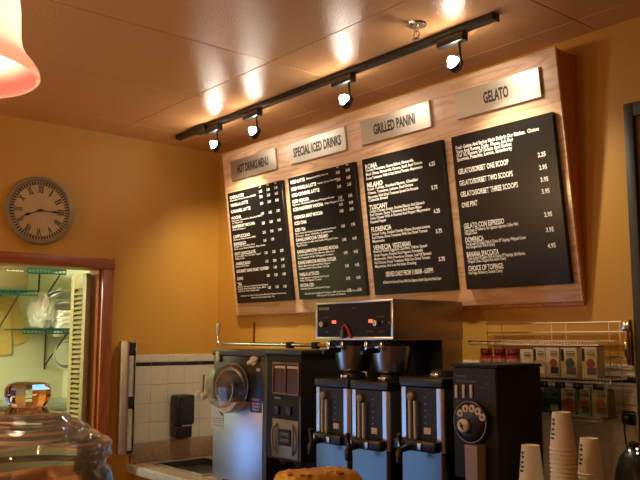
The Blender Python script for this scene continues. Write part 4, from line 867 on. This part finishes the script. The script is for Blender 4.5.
for k, (u, v, rx, ry, rz, lab) in enumerate(((50, 297, .25, -.3, .5, 'white sheet lying tilted on the plastic bags at the left of the papers'), (58, 293, .15, -.2, -.3, 'pale sheet with a blue edge on top of the closet papers'), (66, 304, -.1, -.25, .1, 'white sheet sliding down over the paper pile'))):
    p = cl(u, v, -1.0); mb = MB()
    for i in range(8):
        pass
    mb.box(-.09, .09, -.065, .065, -.001, .001); bmesh.ops.subdivide_edges(mb.bm, edges=mb.bm.edges[:], cuts=4, use_grid_fill=True)
    for q in mb.bm.verts: q.co.z += .012*math.sin(q.co.x*25+k)+.006*math.cos(q.co.y*40)
    o = mb.build('paper_sheet', M_paper if k != 1 else mat('pale_blue_paper', (.45, .55, .65), .6)); o.location = (p.x, p.y, max(p.z-.01, zC+.12)); o.rotation_euler = (rx, ry, rz); tag(o, lab, 'paper')
# hanging yellow sheets on the closet wall
for k, (pts, lab) in enumerate(((((-12, 300), (12, 297), (11.5, 354), (-12, 356)), 'yellow sheet with printed lines hanging below the cardboard box shelf'), (((8, 300), (17, 297), (29, 340), (14, 346)), 'yellow sheet hanging askew to the right of another yellow sheet'))):
    x = BXW+.012-.005*k; P4_ = [hit(u, v, 0, x) for u, v in pts]; mb = MB()
    mb._add([tuple(q) for q in P4_]+[(q.x-.0012, q.y, q.z) for q in P4_], [(0, 1, 2, 3), (7, 6, 5, 4), (0, 4, 5, 1), (1, 5, 6, 2), (2, 6, 7, 3), (3, 7, 4, 0)])
    o = thing('paper_notice', lab, 'paper', P4_[3]); mb.build('sheet', M_yelpaper, o)
    mb = MB(); a, b, c, d = P4_
    for q in range(6):
        f = .2+q*.11; l = a.lerp(d, f); r = b.lerp(c, f); s0, s1 = l.lerp(r, .3), l.lerp(r, .85); mb.box(x+.0004, x+.001, min(s0.y, s1.y), max(s0.y, s1.y), s0.z-.003, s0.z+.003)
    mb.build('print_lines', mat('faded_ink', (.45, .38, .16), .7), o)
# hanging pan below the lower shelf
pn_ = hit(67, 354, 0, -1.05)
pan = thing('hanging_pan', 'round shiny metal pan hanging below the lower green shelf beside the louvered door', 'pan', tuple(pn_))
pm = T(*pn_) @ RY(PI/2+.12) @ RZ(0)
MB().lathe([(0, -.02), (.075, -.02), (.092, .012), (.098, .014), (.098, .017), (.090, .016), (.073, -.016), (0, -.016)], 40, pm).build('bowl', M_steel, pan)
mb = MB(); mb.tube([(pn_.x, pn_.y, pn_.z+.095), (pn_.x, pn_.y-.005, pn_.z+.13), (pn_.x+.0, pn_.y-.01, zC-.035)], .006, 8); mb.build('handle', M_steel, pan)
p = hit(59, 335, 0, -.95); blob('white_rag', (-.955, p.y, p.z-.012), (.02, .035, .02), M_paper, 'small white rag under the front of the lower green shelf', 'rag', 9, .4, 3)
# steel counter low in the closet
p = hit(60, 403, 0, -.80)
mb = MB(); 
ut = thing('utility_counter', 'grey steel utility counter low inside the closet', 'counter', (-1.0, -1.0, 0))
MB().box(-1.249, -.80, -1.6, -.425, p.z-.04, p.z, .006).build('worktop', M_greytray, ut)
MB().box(-1.245, -.83, -1.58, -.43, 0, p.z-.041, .004).build('cabinet', M_greytray, ut)

# ================================================================== LIGHT
def area(name, loc, rot, sx, sy, e, col):
    L = bpy.data.lights.new(name, 'AREA'); L.shape = 'RECTANGLE'; L.size = sx; L.size_y = sy; L.energy = e; L.color = col
    o = bpy.data.objects.new(name, L); C.objects.link(o); o.location = loc; o.rotation_euler = rot; return o
def point(name, loc, e, col, r=.05):
    L = bpy.data.lights.new(name, 'POINT'); L.energy = e; L.color = col; L.shadow_soft_size = r
    o = bpy.data.objects.new(name, L); C.objects.link(o); o.location = loc; return o
area('window_daylight', (-.06, (WY0+WY1)/2, (WZ0+WZ1)/2), (PI/2, 0, -PI/2), WY1-WY0, WZ1-WZ0, 11, (.20, .48, 1.))
point('closet_lamp', (-.60, -1.80, 2.20), 52, (.96, 1, .86), .12)
point('pendant_bulb', (px_, py_, pz+.072), 2.2, (1, .88, .70), .014)
for x, y, e_ in ((1.9, -2.75, 16), (.7, -2.9, 24), (4.6, -3.6, 14)): point('room_fill', (x, y, 2.0), e_, (1, .64, .30), .08)  # unseen warm fill lights, added to brighten the ceiling and walls
w = bpy.data.worlds.new('world'); bpy.context.scene.world = w; w.use_nodes = True
w.node_tree.nodes['Background'].inputs[0].default_value = (.35, .5, .9, 1); w.node_tree.nodes['Background'].inputs[1].default_value = .3

# ================================================================== CAMERA
cam = bpy.data.cameras.new('camera'); co = bpy.data.objects.new('camera', cam); C.objects.link(co)
co.location = CAM; co.rotation_euler = (PI/2+PITCH, 0, YAW); cam.sensor_width = 36; cam.lens = 36*F/640; cam.clip_start = .02
sc = bpy.context.scene; sc.camera = co
sc.view_settings.view_transform = 'Standard'; sc.view_settings.look = 'None'; sc.view_settings.exposure = .08; sc.view_settings.gamma = 1.; sc.view_settings.use_curve_mapping = False
